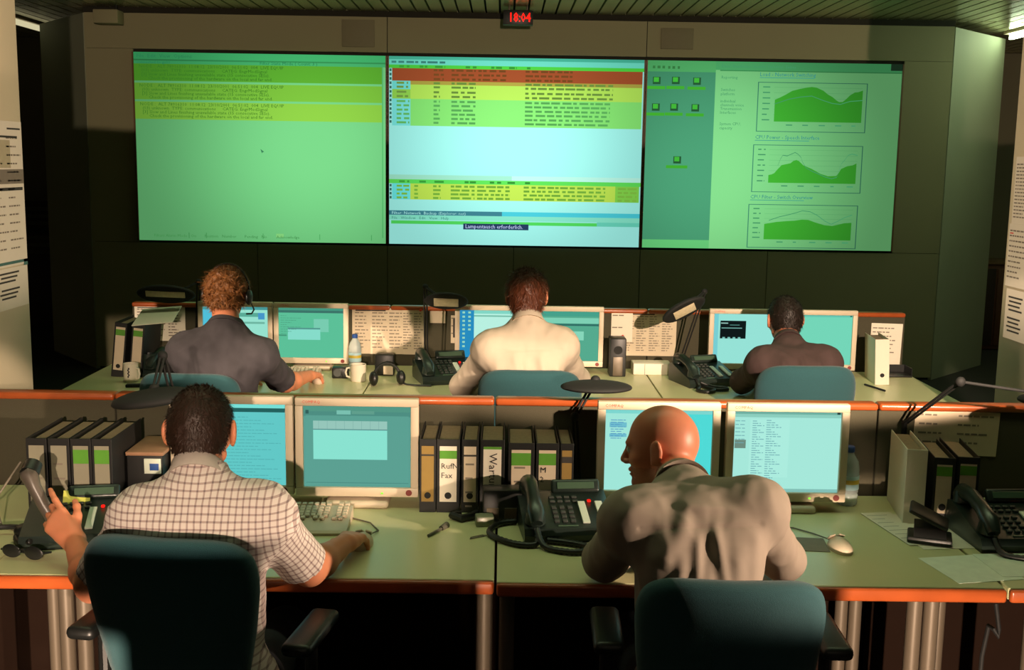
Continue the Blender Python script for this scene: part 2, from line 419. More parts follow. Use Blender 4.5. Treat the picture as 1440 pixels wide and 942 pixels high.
for k in range(4):
    v = 0.683 + k * 0.0215
    ic.rect((0.002 - 0.5) * W2, (0.5 - v - 0.007) * H2, (0.010 - 0.5) * W2, (0.5 - v + 0.007) * H2, -0.006, em((56, 110, 96), 0.8))
stuff(ic.build('row_icons', t2, smooth=0))
stext(t2, W2, H2, 0.01, 0.838, 'Filter: Network  Backup (Explorer: net)', 0.034, em((170, 236, 230), 0.9), 1.15)
stext(t2, W2, H2, 0.01, 0.864, 'File   Window   Edit   View   Help', 0.032, dt, 1.1)
stext(t2, W2, H2, 0.304, 0.909, 'Lampentausch erforderlich.', 0.0475, dw, 0.93)
# right: desktop with icons and three green charts
t3, W3, H3 = screen_thing(1.180, 3.304, 'right projection screen, green with three framed area charts', True)
hotR = (-0.50, -0.14, 0.34, 0.76)
items = [(0, 0, 1, 1, (136, 226, 144)), (0, 0, 1, 0.045, (88, 190, 116)), (0.0, 0.058, 0.268, 0.955, (78, 164, 120)), (0.0, 0.0, 0.268, 0.058, (94, 196, 116)), (0, 0.955, 0.268, 1.0, (110, 214, 128)), (0.955, 0.0, 1.0, 0.035, (44, 74, 50)), (0.285, 0.045, 1, 0.05, (70, 160, 92))]
FR = [((0.436, 0.104), (0.868, 0.366)), ((0.428, 0.435), (0.864, 0.690)), ((0.420, 0.755), (0.858, 0.992))]
bd = (64, 140, 112)
for (a, b), (c, d) in FR:
    e_ = 0.0035
    items += [(a, b, c, b + e_, bd), (a, d - e_, c, d, bd), (a, b, a + e_, d, bd), (c - e_, b, c, d, bd)]
    for k in range(6):
        v = b + (d - b) * (0.10 + 0.11 * k); items.append((a + (c - a) * 0.15, v, c - 0.02, v + 0.0016, (112, 204, 128)))
def chart(fr, prof, base, x0, x1, y0, y1):
    (a, b), (c, d) = fr
    cv = lambda p: (a + (p[0] - x0) / (x1 - x0) * (c - a), b + (p[1] - y0) / (y1 - y0) * (d - b))
    pts = [cv(p) for p in prof]
    out = []
    for p, q in zip(pts[:-1], pts[1:]):
        vb = cv((0, base))[1]
        out.append(('poly', [(p[0], vb), (q[0], vb), q, p], (72, 192, 56)))
    return out
items += chart(FR[0], [(285, 345), (330, 325), (380, 300), (430, 270), (500, 252), (560, 240), (600, 235), (640, 240), (700, 265), (740, 295), (780, 315), (815, 342), (840, 356), (870, 355), (900, 330), (930, 300), (970, 275), (1000, 272), (1040, 258)], 525, 135, 1080, 200, 610)
items += chart(FR[1], [(230, 290), (255, 285), (275, 275), (300, 245), (330, 212), (400, 196), (420, 178), (445, 170), (465, 178), (500, 210), (570, 238), (640, 275), (700, 293), (765, 290), (785, 265), (800, 235), (850, 212), (890, 205), (920, 190)], 350, 100, 965, 55, 425)
items += chart(FR[2], [(205, 680), (300, 662), (380, 654), (440, 650), (500, 640), (550, 642), (600, 660), (640, 672), (680, 683), (740, 688), (790, 676), (830, 665), (890, 660)], 805, 75, 935, 520, 875)
display('picture', t3, W3, H3, items, (0, -0.001, 0), hotR)
gl = em((76, 164, 112), 0.8)
def chart_line(fr, prof, x0, x1, y0, y1):
    (a, b), (c, d) = fr
    mb = MB(); P = [((a + (p[0] - x0) / (x1 - x0) * (c - a) - 0.5) * W3, (0.5 - (b + (p[1] - y0) / (y1 - y0) * (d - b))) * H3) for p in prof]
    for p, q in zip(P[:-1], P[1:]):
        mb.add([(p[0], -0.009, p[1] - 0.003), (q[0], -0.009, q[1] - 0.003), (q[0], -0.009, q[1] + 0.003), (p[0], -0.009, p[1] + 0.003)], [(0, 1, 2, 3)], gl)
    mb.build('chart_line', t3, smooth=0)
chart_line(FR[0], [(285, 380), (400, 340), (500, 320), (600, 310), (700, 345), (780, 368), (850, 375), (930, 350), (1040, 340)], 135, 1080, 200, 610)
chart_line(FR[1], [(300, 215), (318, 165), (335, 135), (370, 140), (410, 122), (430, 112), (455, 125), (480, 150), (490, 180), (520, 228), (570, 255), (620, 275), (680, 300), (730, 312), (770, 300), (800, 195), (825, 165), (850, 128), (880, 118), (925, 128)], 100, 965, 55, 425)
chart_line(FR[2], [(240, 650), (320, 620), (400, 600), (450, 585), (500, 568), (560, 575), (620, 605), (680, 650), (730, 674), (780, 650), (830, 620), (890, 598)], 75, 935, 520, 875)
ik = MB()
for px, py in ((920, 112), (947, 112), (977, 113), (920, 149), (946, 149), (976, 150), (953, 223)):
    u = (px - 907) / 360.0; v = (py - 84 - (px - 907) * 0.0150) / 264.0
    X = (u - 0.5) * W3; Z = (0.5 - v) * H3
    ik.rect(X - 0.03, Z - 0.03, X + 0.035, Z + 0.03, -0.004, em((40, 92, 54), 0.9))
    ik.rect(X - 0.022, Z - 0.012, X + 0.02, Z + 0.026, -0.006, em((70, 190, 60), 0.9))
    wd = 0.075 if px != 953 else 0.09
    ik.rect(X - wd, Z - 0.070, X + wd, Z - 0.045, -0.006, em((70, 180, 50), 0.9))
stuff(ik.build('desktop_icons', t3, smooth=0))
scribble(t3, W3, H3, [(0.02, 0.07, 0.035), (0.08, 0.13, 0.036)], em((60, 130, 70), 0.8), -0.008, seed=11, word=(0.008, 0.012), thick=0.014)
for u, v, b_ in ((0.290, 0.032, 'Datei  Bearbeiten  Ansicht  Favoriten  Extras'), (0.29, 0.090, 'Reporting'), (0.29, 0.155, 'Switches'), (0.29, 0.177, 'platform'), (0.29, 0.215, 'individual'), (0.29, 0.235, 'channels voice'), (0.29, 0.255, 'Transmission'), (0.29, 0.275, 'Interfaces'), (0.29, 0.335, 'System CPU,'), (0.29, 0.357, 'capacity')):
    stext(t3, W3, H3, u, v, b_, 0.034, gl, 1.0)
for (a, b), hd in zip([f[0] for f in FR], ('Load - Network Switching', 'CPU Power - Speech Interface', 'CPU Filter - Switch Overview')):
    stext(t3, W3, H3, a + 0.005, b - 0.03, hd, 0.046, em((50, 150, 150), 0.8), 0.95)
    display('underline', t3, W3, H3, [(a + 0.005, b - 0.024, a + 0.22, b - 0.021, (50, 150, 140))], (0, -0.007, 0))
for (a, b), (c, d) in FR:
    scribble(t3, W3, H3, [(a + 0.02, a + 0.05, b + (d - b) * (0.1 + 0.11 * k)) for k in range(7)] + [(a + (c - a) * (0.27 + 0.15 * k), a + (c - a) * (0.27 + 0.15 * k) + 0.025, d - (d - b) * 0.14) for k in range(5)], gl, -0.008, seed=int(b * 100), thick=0.006)

# clock hung from the ceiling
t = thing('digital_clock', 'small black digital clock with red figures hanging from ceiling', 'clock', (0.092, 9.25, 2.94))
MB().rbox((0, 0, 0), (0.236, 0.10, 0.112), black_m, 0.006).build('case', t)
MB().cyl((-0.07, 0, 0.05), (-0.07, 0, 0.095), 0.008, steel_m, n=10).build('hanger', t)
MB().cyl((0.07, 0, 0.05), (0.07, 0, 0.095), 0.008, steel_m, n=10).build('hanger', t)
text('18:04', 0.10, em((255, 22, 12), 3.0), t, (0.012, -0.052, -0.034), align='CENTER', name='digits', extrude=0.0008, sx=0.80)
# small fixtures on the wall
t = tag(MB().rbox((0, 0, 0), (0.20, 0.16, 0.11), wall_m, 0.008).cyl((0.085, -0.06, 0.05), (0.085, -0.06, 0.09), 0.01, blackmat_m).build('junction_box', loc=(-3.25, 9.60, 2.935)), 'small pale box under the ceiling at the left wall corner', 'box')
t = tag(MB().rbox((0, 0, 0), (0.27, 0.012, 0.22), pm('cover_plate', (128, 122, 94), 0.7, var=0.04), 0.004).build('cover_plate', loc=(-1.225, YW - 0.006, 2.85)), 'flat square cover plate on wall above the left and middle screens', 'plate')
t = tag(MB().rbox((0, 0, 0), (0.27, 0.012, 0.17), pm('cover_plate', (128, 122, 94), 0.7), 0.004).build('cover_plate', loc=(1.42, YW - 0.006, 2.85)), 'flat cover plate on wall above the right projection screen', 'plate')

# ------------------------------------------------------------------ partitions and desks
def partition(x0, x1, y, ztop, label, group, seed=0):
    t = thing('desk_partition', label, 'partition', ((x0 + x1) / 2, y, 0), 0, group)
    W = x1 - x0 - 0.004
    MB().rbox((0, 0, (ztop - 0.02 + 0.68) / 2), (W, 0.045, ztop - 0.02 - 0.68), fabric_m, 0.006).build('fabric_panel', t)
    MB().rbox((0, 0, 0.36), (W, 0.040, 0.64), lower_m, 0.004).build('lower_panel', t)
    MB().rbox((0, 0, ztop - 0.012), (W, 0.062, 0.024), wood_m, 0.009, 3).build('top_rail', t)
    for sx in (-1, 1):
        MB().rbox((sx * (W / 2 - 0.05), 0, 0.02), (0.05, 0.3, 0.04), steel_m, 0.008).build('foot', t)
    return t
FP_Y, FP_Z = 3.745, 1.032
for x0, x1, lab in ((-2.60, -1.285, 'grey fabric front partition with wooden rail behind the four leaning binders'), (-1.285, -0.02, 'grey fabric front partition behind the checked-shirt man\'s two monitors'),
                    (-0.02, 1.265, 'grey fabric front partition behind the bald man\'s two monitors'), (1.265, 2.60, 'grey fabric front partition with pinned sheet behind the white file box')):
    partition(x0, x1, FP_Y, FP_Z, lab, 'front row desk partitions')
BP_Y, BP_Z = 6.085, 1.042
for x0, x1, lab in ((-1.985, -0.60, 'grey fabric rear partition behind the black t-shirt man\'s monitors'), (-0.60, 0.785, 'grey fabric rear partition behind the white-shirt man\'s monitors'), (0.785, 2.175, 'grey fabric rear partition behind the dark-shirted man\'s monitors')):
    partition(x0, x1, BP_Y, BP_Z, lab, 'rear row desk partitions')
DZ = 0.72
def desk(x0, x1, y0, y1, label, group, legs):
    t = thing('desk', label, 'desk', ((x0 + x1) / 2, (y0 + y1) / 2, 0), 0, group)
    W, D = x1 - x0 - 0.003, y1 - y0; cx = (x0 + x1) / 2; hy = D / 2
    MB().rbox((0, 0.006, DZ - 0.016), (W, D - 0.012, 0.032), lam_m, 0.002, 1).build('desktop', t)
    MB().rbox((0, -hy + 0.003, DZ - 0.0185), (W, 0.018, 0.036), wood_m, 0.008, 3).build('front_edge', t)
    for x in legs:
        MB().cyl((x - cx, -hy + 0.10, 0.0), (x - cx, -hy + 0.10, DZ - 0.034), 0.021, steel_m, n=18).build('leg', t)
        MB().cyl((x - cx, hy - 0.12, 0.0), (x - cx, hy - 0.12, DZ - 0.034), 0.021, steel_m, n=18).build('leg', t)
    MB().rbox((0, hy - 0.20, DZ - 0.06), (W - 0.12, 0.03, 0.05), steel_m, 0.004).build('cross_rail', t)
    return t
g_ = 'front row desks'
desk(-2.715, -1.365, 2.875, 3.70, 'pale front desk at the left end, under the leaning binders', g_, (-2.66, -1.46))
desk(-1.360, -0.010, 2.865, 3.70, 'pale front desk used by the checked-shirt man', g_, (-1.176, -1.128, -0.038))
desk(-0.006, 1.340, 2.850, 3.70, 'pale front desk used by the bald man', g_, (0.024, 1.136, 1.182))
desk(1.346, 2.690, 2.850, 3.70, 'pale front desk at the right end, under the right phone', g_, (1.46, 2.64))
g_ = 'rear row desks'
desk(-2.075, -0.655, 5.14, 6.05, 'pale rear desk at left, with the white mug and black t-shirt man', g_, (-2.0, -0.72))
desk(-0.652, 0.762, 5.14, 6.05, 'pale rear desk in the middle, used by the white-shirt man', g_, (-0.58, 0.70))
desk(0.766, 2.185, 5.14, 6.05, 'pale rear desk at right, used by the dark-shirted man', g_, (0.83, 2.10))

# ------------------------------------------------------------------ chairs
def pad(mb, w_of_z, z0, z1, thick, mat, curve=0.05, lumbar=0.0, corner=0.06, y=0.0):
    """Upholstered back pad: rounded outline, pillowed, wrapped round the sitter and bulging at the small of the back."""
    N = 48; out = []
    cz, hz = (z0 + z1) / 2, (z1 - z0) / 2
    for k in range(N):
        a = 2 * PI * k / N; ca, sa = math.cos(a), math.sin(a)
        e_ = 0.42
        xx = math.copysign(abs(ca) ** e_, ca); zz = math.copysign(abs(sa) ** e_, sa)
        out.append((xx, zz))
    rings = [(0.0, 1.0), (0.5, 1.0), (0.8, 0.97), (0.93, 0.80), (0.985, 0.5), (1.0, 0.0)]
    vs_ = []; idx = []
    def P(s, k, side, th):
        xx, zz = out[k][0] * s, out[k][1] * s
        z = cz + zz * hz; tt = (z - z0) / (z1 - z0)
        x = xx * w_of_z(tt)
        yy = y + curve * (x / 0.2) ** 2 + lumbar * (1 - tt) ** 1.3 + side * th * thick / 2
        return (x, yy, z)
    seq = [(s, th, -1) for s, th in rings] + [(s, th, 1) for s, th in rings[::-1][1:]]
    for s, th, side in seq:
        row = []
        if s == 0.0:
            row = [len(vs_)] * N; vs_.append(P(0.0, 0, side, th))
        else:
            for k in range(N): row.append(len(vs_)); vs_.append(P(s, k, side, th))
        idx.append(row)
    fs = []
    for a, b in zip(idx[:-1], idx[1:]):
        for k in range(N):
            j = (k + 1) % N; q = [a[k], a[j], b[j], b[k]]
            q = [v for n_, v in enumerate(q) if v not in q[:n_]]
            if len(q) > 2: fs.append(tuple(q[::-1]))
    mb.add(vs_, fs, mat)
def office_chair(label, loc, rotz, ztop=0.985, hw=0.215, low=0.16):
    t = thing('office_chair', label, 'chair', loc, rotz, 'teal office chairs')
    b = MB(); zb = 0.50
    wf = lambda q: low + (hw - low) * (1 - (1 - min(1, q)) ** 1.8)
    pad(b, wf, zb, ztop, 0.07, teal_m, 0.045, 0.09, y=-0.235); b.build('backrest', t, smooth=60)
    s = MB()
    s.rbox((0, 0, 0.445), (0.47, 0.45, 0.07), teal_m, 0.033, 4); s.build('seat', t)
    MB().rbox((0, 0, 0.395), (0.42, 0.40, 0.03), black_m, 0.012, 2).build('seat_pan', t)
    MB().tube([(0, -0.05, 0.38), (0, -0.20, 0.385), (0, -0.235, 0.43), (0, -0.20, 0.55), (0, -0.20, 0.66)], [0.03, 0.03, 0.028, 0.024, 0.02], black_m, 10).build('back_stem', t)
    for sx in (-1, 1):
        a = MB(); a.tube([(sx * 0.20, 0.0, 0.39), (sx * 0.25, 0.0, 0.395), (sx * 0.268, 0.0, 0.43), (sx * 0.268, 0.0, 0.67)], 0.016, black_m, 10)
        ar = a.build('armrest', t)
        MB().rbox((sx * 0.268, 0.0, 0.682), (0.075, 0.24, 0.034), black_m, 0.016, 3).build('arm_pad', ar)
    MB().cyl((0, 0, 0.10), (0, 0, 0.385), 0.028, black_m).build('gas_lift', t)
    for k in range(5):
        an = 2 * PI * k / 5 + 0.3; c, s_ = math.cos(an), math.sin(an)
        lg = MB().tube([(0.02 * c, 0.02 * s_, 0.115), (0.16 * c, 0.16 * s_, 0.105), (0.29 * c, 0.29 * s_, 0.085)], [0.028, 0.022, 0.016], black_m, 10).build('leg', t)
        MB().cyl((0.29 * c - 0.025 * s_, 0.29 * s_ + 0.025 * c, 0.03), (0.29 * c + 0.025 * s_, 0.29 * s_ - 0.025 * c, 0.03), 0.03, black_m, n=16).build('caster', lg)
    return t
office_chair('dark teal office chair of the checked-shirt man', (-0.715, 2.655, 0), -0.16, 0.978, 0.215, 0.13)
office_chair('dark teal office chair of the bald man', (0.535, 2.640, 0), -0.03, 0.900, 0.222, 0.185)
office_chair('teal office chair of the black t-shirt man', (-1.30, 4.89, 0), -0.06, 0.925, 0.222, 0.18)
office_chair('teal office chair of the white-shirt man', (0.122, 4.90, 0), 0.0, 0.957, 0.226, 0.185)
office_chair('teal office chair of the dark-shirted man', (1.306, 4.98, 0), 0.03, 0.978, 0.224, 0.185)

# ------------------------------------------------------------------ monitors
sticker_m = pm('red_sticker', (120, 40, 34), 0.5); logo_m = pm('logo_red', (214, 60, 40), 0.5)
def monitor(label, loc, items, W=0.388, H=0.318, rotz=0.0, group='flat monitors', lines=(), logo=True, led=True, zc=None):
    """Flat monitor, origin on the desk under the screen; front faces -y."""
    t = thing('computer_monitor', label, 'monitor', loc, rotz, group)
    zc = 0.035 + H / 2 if zc is None else zc
    sw, sh = 0.338, 0.262; bz = 0.026; zt = zc + H / 2
    sz1 = zt - bz; sz0 = sz1 - sh
    fr = MB()
    zb = zc - H / 2
    fr.rbox((0, 0, (zt + sz1) / 2), (W, 0.03, zt - sz1), beige_m, 0.004)
    fr.rbox((0, 0, (zb + sz0) / 2), (W, 0.03, sz0 - zb), beige_m, 0.004)
    for sx in (-1, 1):
        fr.rbox((sx * (W + sw) / 4, 0, (sz0 + sz1) / 2), ((W - sw) / 2, 0.03, sh + 0.002), beige_m, 0.003)
    bz_ = fr.build('bezel', t)
    if logo: text('COMPAQ', 0.0135, logo_m, bz_, (-W / 2 + 0.022, -0.0156, zt - 0.017), name='logo')
    if led:
        MB().rbox((W / 2 - 0.115, -0.0155, zb + 0.013), (0.007, 0.003, 0.005), green_led, 0.001).build('power_light', bz_)
        MB().cyl((W / 2 - 0.030, -0.0150, zb + 0.015), (W / 2 - 0.030, -0.0163, zb + 0.015), 0.010, sticker_m, n=18).build('sticker', bz_)
    MB().rbox((0, 0.028, zc), (W - 0.012, 0.034, H - 0.012), beige_m, 0.012, 3).rbox((0, 0.055, zc - 0.01), (W * 0.6, 0.03, H * 0.6), beige_m, 0.012, 3).build('housing', t)
    p = display('screen', t, sw, sh, items, (0, -0.004, (sz0 + sz1) / 2), None, layer=0.0006)
    if lines: scribble(p, sw, sh, [l[:3] for l in lines], em(lines[0][3], 1.0), -0.003, seed=int(loc[0] * 1000) % 97, word=(0.02, 0.06), thick=0.009)
    s = MB(); s.rbox((0, 0.05, 0.012), (0.20, 0.16, 0.024), beige_m, 0.01, 3); s.build('stand_base', t)
    MB().rbox((0, 0.075, zc / 2 + 0.02), (0.07, 0.03, zc), beige_m, 0.008).build('stand_neck', t)
    return t
LC = (164, 232, 214)
ml = [(0.30, 0.30 + 0.12 + (k * 37 % 11) / 40, 0.16 + k * 0.033, (104, 178, 178)) for k in range(20)]
monitor("monitor with page of text, partly behind the checked-shirt man's head", (-0.848, 3.52, DZ), [(0, 0, 1, 1, (98, 200, 198)), (0, 0, 1, 0.05, (120, 224, 214)), (0, 0.05, 1, 0.10, (36, 96, 92)), (0, 0.10, 0.30, 1, (110, 208, 204)), (0.27, 0.10, 0.30, 1, (72, 172, 178))], group='front row monitors',
        lines=[(0.35, 0.35 + 0.3 + (k * 37 % 11) / 33, 0.16 + k * 0.04, (84, 176, 176)) for k in range(20)])
monitor('monitor with a pale blank window on teal desktop, beside the black binders', (-0.452, 3.51, DZ), [(0, 0, 1, 1, (92, 158, 144)), (0, 0, 1, 0.07, (84, 150, 132)), (0, 0.07, 1, 0.13, (78, 142, 130)), (0.31, 0.055, 0.44, 0.105, (122, 192, 176)), (0.45, 0.06, 0.66, 0.10, (96, 158, 140)), (0.02, 0.055, 0.05, 0.10, (50, 96, 90)), (0.02, 0.12, 0.98, 0.97, (92, 160, 146)),
        (0.09, 0.185, 0.78, 0.29, (150, 198, 186)), (0.09, 0.285, 0.78, 0.297, (92, 142, 140)), (0.09, 0.297, 0.78, 0.66, (138, 226, 208)), (0.02, 0.945, 0.98, 0.955, (78, 140, 130))] + [(0.14 + 0.08 * k, 0.185, 0.143 + 0.08 * k, 0.285, (120, 172, 164)) for k in range(8)], group='front row monitors')
monitor("pale cyan monitor partly hidden by the bald man's head", (0.500, 3.515, DZ), [(0, 0, 1, 1, (160, 230, 216)), (0, 0, 1, 0.05, (126, 214, 206)), (0.60, 0.05, 1, 1, (80, 218, 214)), (0.04, 0.16, 0.20, 0.22, (112, 190, 206)), (0.04, 0.30, 0.20, 0.34, (112, 190, 206))], group='front row monitors',
        lines=[(0.05, 0.19 - (k % 3) * 0.02, 0.13 + k * 0.028, (84, 150, 196)) for k in range(9)])
monitor('pale cyan monitor with lists of small text beside water bottle', (0.908, 3.515, DZ), [(0, 0, 1, 1, (166, 232, 218)), (0, 0, 1, 0.035, (112, 176, 160)), (0, 0.035, 1, 0.075, (140, 206, 190)), (0.96, 0.005, 0.99, 0.03, (30, 60, 56)), (0.15, 0.10, 0.52, 0.82, (172, 236, 222)), (0.01, 0.355, 0.115, 0.46, (110, 140, 126)), (0.0, 0.96, 1, 1, (130, 190, 180))], group='front row monitors',
        lines=[(0.01, 0.10, 0.12 + k * 0.045, (112, 170, 176)) for k in range(7)] + [(0.17, 0.17 + 0.04 + 0.07 * (k * 7 % 3) / 2, 0.12 + k * 0.028, 0) for k in range(26)] + [(0.30, 0.30 + 0.05 + 0.12 * (k * 5 % 4) / 4, 0.11 + k * 0.0285, 0) for k in range(26)])
g = 'rear row monitors'
monitor("pale monitor behind the black t-shirt man's head", (-1.392, 5.90, DZ), [(0, 0, 1, 1, (150, 226, 206)), (0, 0, 1, 0.06, (70, 150, 150)), (0.0, 0.06, 0.14, 1, (80, 190, 214)), (0.85, 0.12, 0.95, 0.25, (70, 150, 200)), (0.55, 0.12, 0.85, 0.2, (90, 170, 150)), (0.55, 0.3, 0.95, 0.34, (110, 180, 160))], group=g)
monitor('teal monitor with two small pale windows, right of the black t-shirt man', (-0.996, 5.89, DZ), [(0, 0, 1, 1, (92, 192, 152)), (0, 0, 1, 0.05, (70, 150, 126)), (0, 0.05, 1, 0.10, (60, 116, 104)), (0.54, 0.22, 0.77, 0.48, (120, 204, 176)), (0.14, 0.40, 0.64, 0.64, (134, 220, 202)), (0.14, 0.40, 0.64, 0.43, (84, 150, 140)), (0.0, 0.54, 0.12, 0.57, (70, 150, 120))], group=g,
        lines=[(0.03, 0.12 + 0.3 * ((k * 7) % 4) / 4, 0.16 + k * 0.045, (72, 150, 122)) for k in range(9)])
monitor("monitor with blue icon column at its left, behind the white-shirt man", (-0.052, 5.90, DZ), [(0, 0, 1, 1, (184, 240, 224)), (0, 0, 1, 0.07, (130, 214, 196)), (0.0, 0.0, 0.22, 1, (40, 140, 190)), (0.22, 0.1, 1, 0.13, (120, 190, 170))] + [(0.04 + 0.09 * (k % 2), 0.03 + 0.085 * (k // 2), 0.08 + 0.09 * (k % 2), 0.07 + 0.085 * (k // 2), (150, 214, 190)) for k in range(18) if not (k % 2 and k > 9)], group=g)
monitor('teal monitor with a small pale box, right of the white-shirt man', (0.338, 5.90, DZ), [(0, 0, 1, 1, (86, 170, 142)), (0, 0, 1, 0.1, (70, 160, 138)), (0, 0.13, 1, 0.24, (126, 208, 180)), (0, 0.25, 1, 0.29, (50, 110, 100)), (0.50, 0.40, 0.77, 0.58, (134, 214, 186))], group=g)
monitor('pale monitor with a black terminal window, left of the dark-shirted man', (1.279, 5.90, DZ), [(0, 0, 1, 1, (150, 226, 214)), (0, 0, 0.07, 1, (120, 206, 210)), (0.10, 0.14, 0.50, 0.50, (16, 26, 26)), (0.11, 0.18, 0.22, 0.20, (150, 200, 190)), (0.12, 0.28, 0.44, 0.295, (120, 180, 170)), (0.25, 0.22, 0.4, 0.232, (90, 150, 140))] + [(0.14 + 0.08 * k, 0.47, 0.18 + 0.08 * k, 0.50, (120, 190, 180)) for k in range(4)], group=g)
monitor('plain teal-green monitor right of the dark-shirted man', (1.668, 5.90, DZ), [(0, 0, 1, 1, (116, 214, 184)), (0, 0, 1, 0.03, (100, 190, 170)), (0, 0.03, 1, 0.05, (110, 206, 180)), (0.96, 0.01, 0.99, 0.03, (30, 70, 60))], group=g)

# ------------------------------------------------------------------ telephones
phone_m = pm('phone_black', (32, 42, 38), 0.32, var=0.1, spec=0.55)
lcd_m = pm('phone_lcd', (70, 92, 74), 0.3)
def phone(label, loc, rotz, sc=1.0, handset=True, light=True, cord='loop', pm_=phone_m):
    t = thing('desk_phone', label, 'telephone', loc, rotz, 'desk telephones')
    t.scale = (sc, sc, sc)
    b = MB()
    b.prism_x([(-0.125, 0.0), (0.115, 0.0), (0.125, 0.02), (0.115, 0.088), (0.085, 0.092), (-0.118, 0.040), (-0.130, 0.022)], -0.135, 0.135, pm_)
    b.build('base', t, smooth=25)
    sl = math.atan2(0.052, 0.203); fz = lambda y: 0.0405 + (y + 0.118) * 0.052 / 0.203
    R = (sl, 0, 0)
    MB().rbox((0.045, 0.088, 0.106), (0.15, 0.02, 0.044), pm_, 0.008, 3, rot=(-0.6, 0, 0)).rbox((0.045, 0.0790, 0.1115), (0.115, 0.004, 0.022), lcd_m, 0.001, 1, rot=(-0.6, 0, 0)).build('display', t)
    k = MB()
    for r in range(4):
        for c in range(3):
            y = -0.085 + r * 0.024; k.rbox((-0.035 + c * 0.024, y, fz(y) + 0.003), (0.016, 0.013, 0.008), keycap_m, 0.002, 1, rot=R)
    for r in range(2):
        for c in range(4):
            y = 0.022 + r * 0.022; k.rbox((-0.035 + c * 0.023, y, fz(y) + 0.003), (0.017, 0.010, 0.007), keycap_m, 0.002, 1, rot=R)
    stuff(k.build('keypad', t))
    for x in (0.052, 0.104):
        y = -0.04
        MB().rbox((x, y, fz(y) + 0.003), (0.022, 0.118, 0.006), strip_m, 0.001, 1, rot=R).build('label_strip', t)
    if light: MB().rbox((0.078, 0.022, fz(0.022) + 0.003), (0.011, 0.011, 0.006), red_led, 0.002, 1, rot=R).build('message_light', t)
    y = -0.107
    MB().rbox((-0.005, y, fz(y) + 0.001), (0.06, 0.006, 0.003), lcd_m, 0.001, 1, rot=R).build('nameplate', t)
    if handset:
        h = MB()
        h.tube([(-0.100, 0.115, 0.100), (-0.100, 0.09, 0.118), (-0.100, 0.03, 0.124), (-0.100, -0.04, 0.107), (-0.100, -0.10, 0.082), (-0.100, -0.125, 0.058)], [0.020, 0.027, 0.022, 0.021, 0.027, 0.018], pm_, 14)
        h.cyl((-0.100, 0.085, 0.125), (-0.100, 0.082, 0.090), 0.028, pm_, 0.031, 18).cyl((-0.100, -0.095, 0.088), (-0.100, -0.088, 0.052), 0.028, pm_, 0.031, 18)
        h.build('handset', t, smooth=50)
    if cord:
        P = []
        if cord == 'loop': ctrl = [(-0.10, -0.13, 0.045), (-0.105, -0.165, 0.012), (-0.16, -0.16, 0.010), (-0.215, -0.10, 0.010), (-0.23, -0.04, 0.010), (-0.195, 0.03, 0.010), (-0.14, 0.05, 0.010)]; ctrl2 = [(-0.10, -0.13, 0.045), (-0.085, -0.19, 0.012), (-0.02, -0.235, 0.010), (0.035, -0.225, 0.010), (0.035, -0.19, 0.010), (-0.02, -0.155, 0.011), (-0.07, -0.135, 0.011)]
        elif cord == 'small': ctrl = [(-0.10, -0.12, 0.045), (-0.10, -0.16, 0.012), (-0.14, -0.22, 0.010), (-0.11, -0.27, 0.010), (-0.06, -0.24, 0.010), (-0.06, -0.18, 0.010), (-0.07, -0.13, 0.010)]; ctrl2 = [(-0.08, -0.13, 0.03), (-0.03, -0.16, 0.012), (0.02, -0.20, 0.010), (0.01, -0.235, 0.010), (-0.04, -0.23, 0.010), (-0.07, -0.18, 0.012)]
        else: ctrl = cord; ctrl2 = None
        def cat(c, n=10):
            out = []
            c = [Vector(p) for p in c]
            for i in range(len(c) - 1):
                p0, p1, p2, p3 = c[max(i - 1, 0)], c[i], c[i + 1], c[min(i + 2, len(c) - 1)]
                for j in range(n):
                    u = j / n
                    out.append(0.5 * ((2 * p1) + (p2 - p0) * u + (2 * p0 - 5 * p1 + 4 * p2 - p3) * u * u + (3 * p1 - p0 - 3 * p2 + p3) * u ** 3))
            out.append(c[-1]); return out
        mb = MB()
        for c in (ctrl, ctrl2):
            if not c: continue
            pts = cat(c); mb.tube(pts, [0.0085 + (0.0012 if i % 2 else -0.0004) for i in range(len(pts))], black_m, 8)
        mb.build('coiled_cord', t, smooth=60)
    return t
phone("black phone with yellow note, its handset lifted by checked-shirt man", (-1.232, 3.195, DZ), 0.20, 0.97, False, True, [(-0.10, -0.13, 0.03), (-0.13, -0.10, 0.012), (-0.16, -0.03, 0.010), (-0.155, 0.02, 0.02)])
phone('black phone with thick looping cord right of the labelled binders', (0.196, 3.310, DZ), 0.10, 1.0)
phone('black phone at the right end of front row, beside hole punch', (1.518, 3.268, DZ), 0.04, 1.0, cord=[(-0.10, -0.13, 0.045), (-0.09, -0.17, 0.012), (-0.02, -0.21, 0.010), (0.08, -0.235, 0.010), (0.19, -0.23, 0.010), (0.27, -0.20, 0.010)])
phone('green-lit phone on the rear desk left of the dark-shirted man', (1.025, 5.68, DZ), 0.30, 1.0, cord='small', light=False)
phone('black phone on rear desk left of the white-shirt man', (-0.285, 5.66, DZ), 0.28, 1.05, cord=None)
phone('green-lit phone on the rear desk beside black t-shirt man', (-1.652, 5.70, DZ), -0.16, 0.92, cord=None, light=False)
tag(MB().rbox((0, 0, 0), (0.075, 0.05, 0.0015), pm('sticky_yellow', (208, 206, 96), 0.8), 0.0004, 1).build('sticky_note', loc=(-1.250, 3.262, DZ + 0.094), rot=(0.62, 0.05, 0.30)), 'small yellow sticky note stuck on the front left phone', 'note')
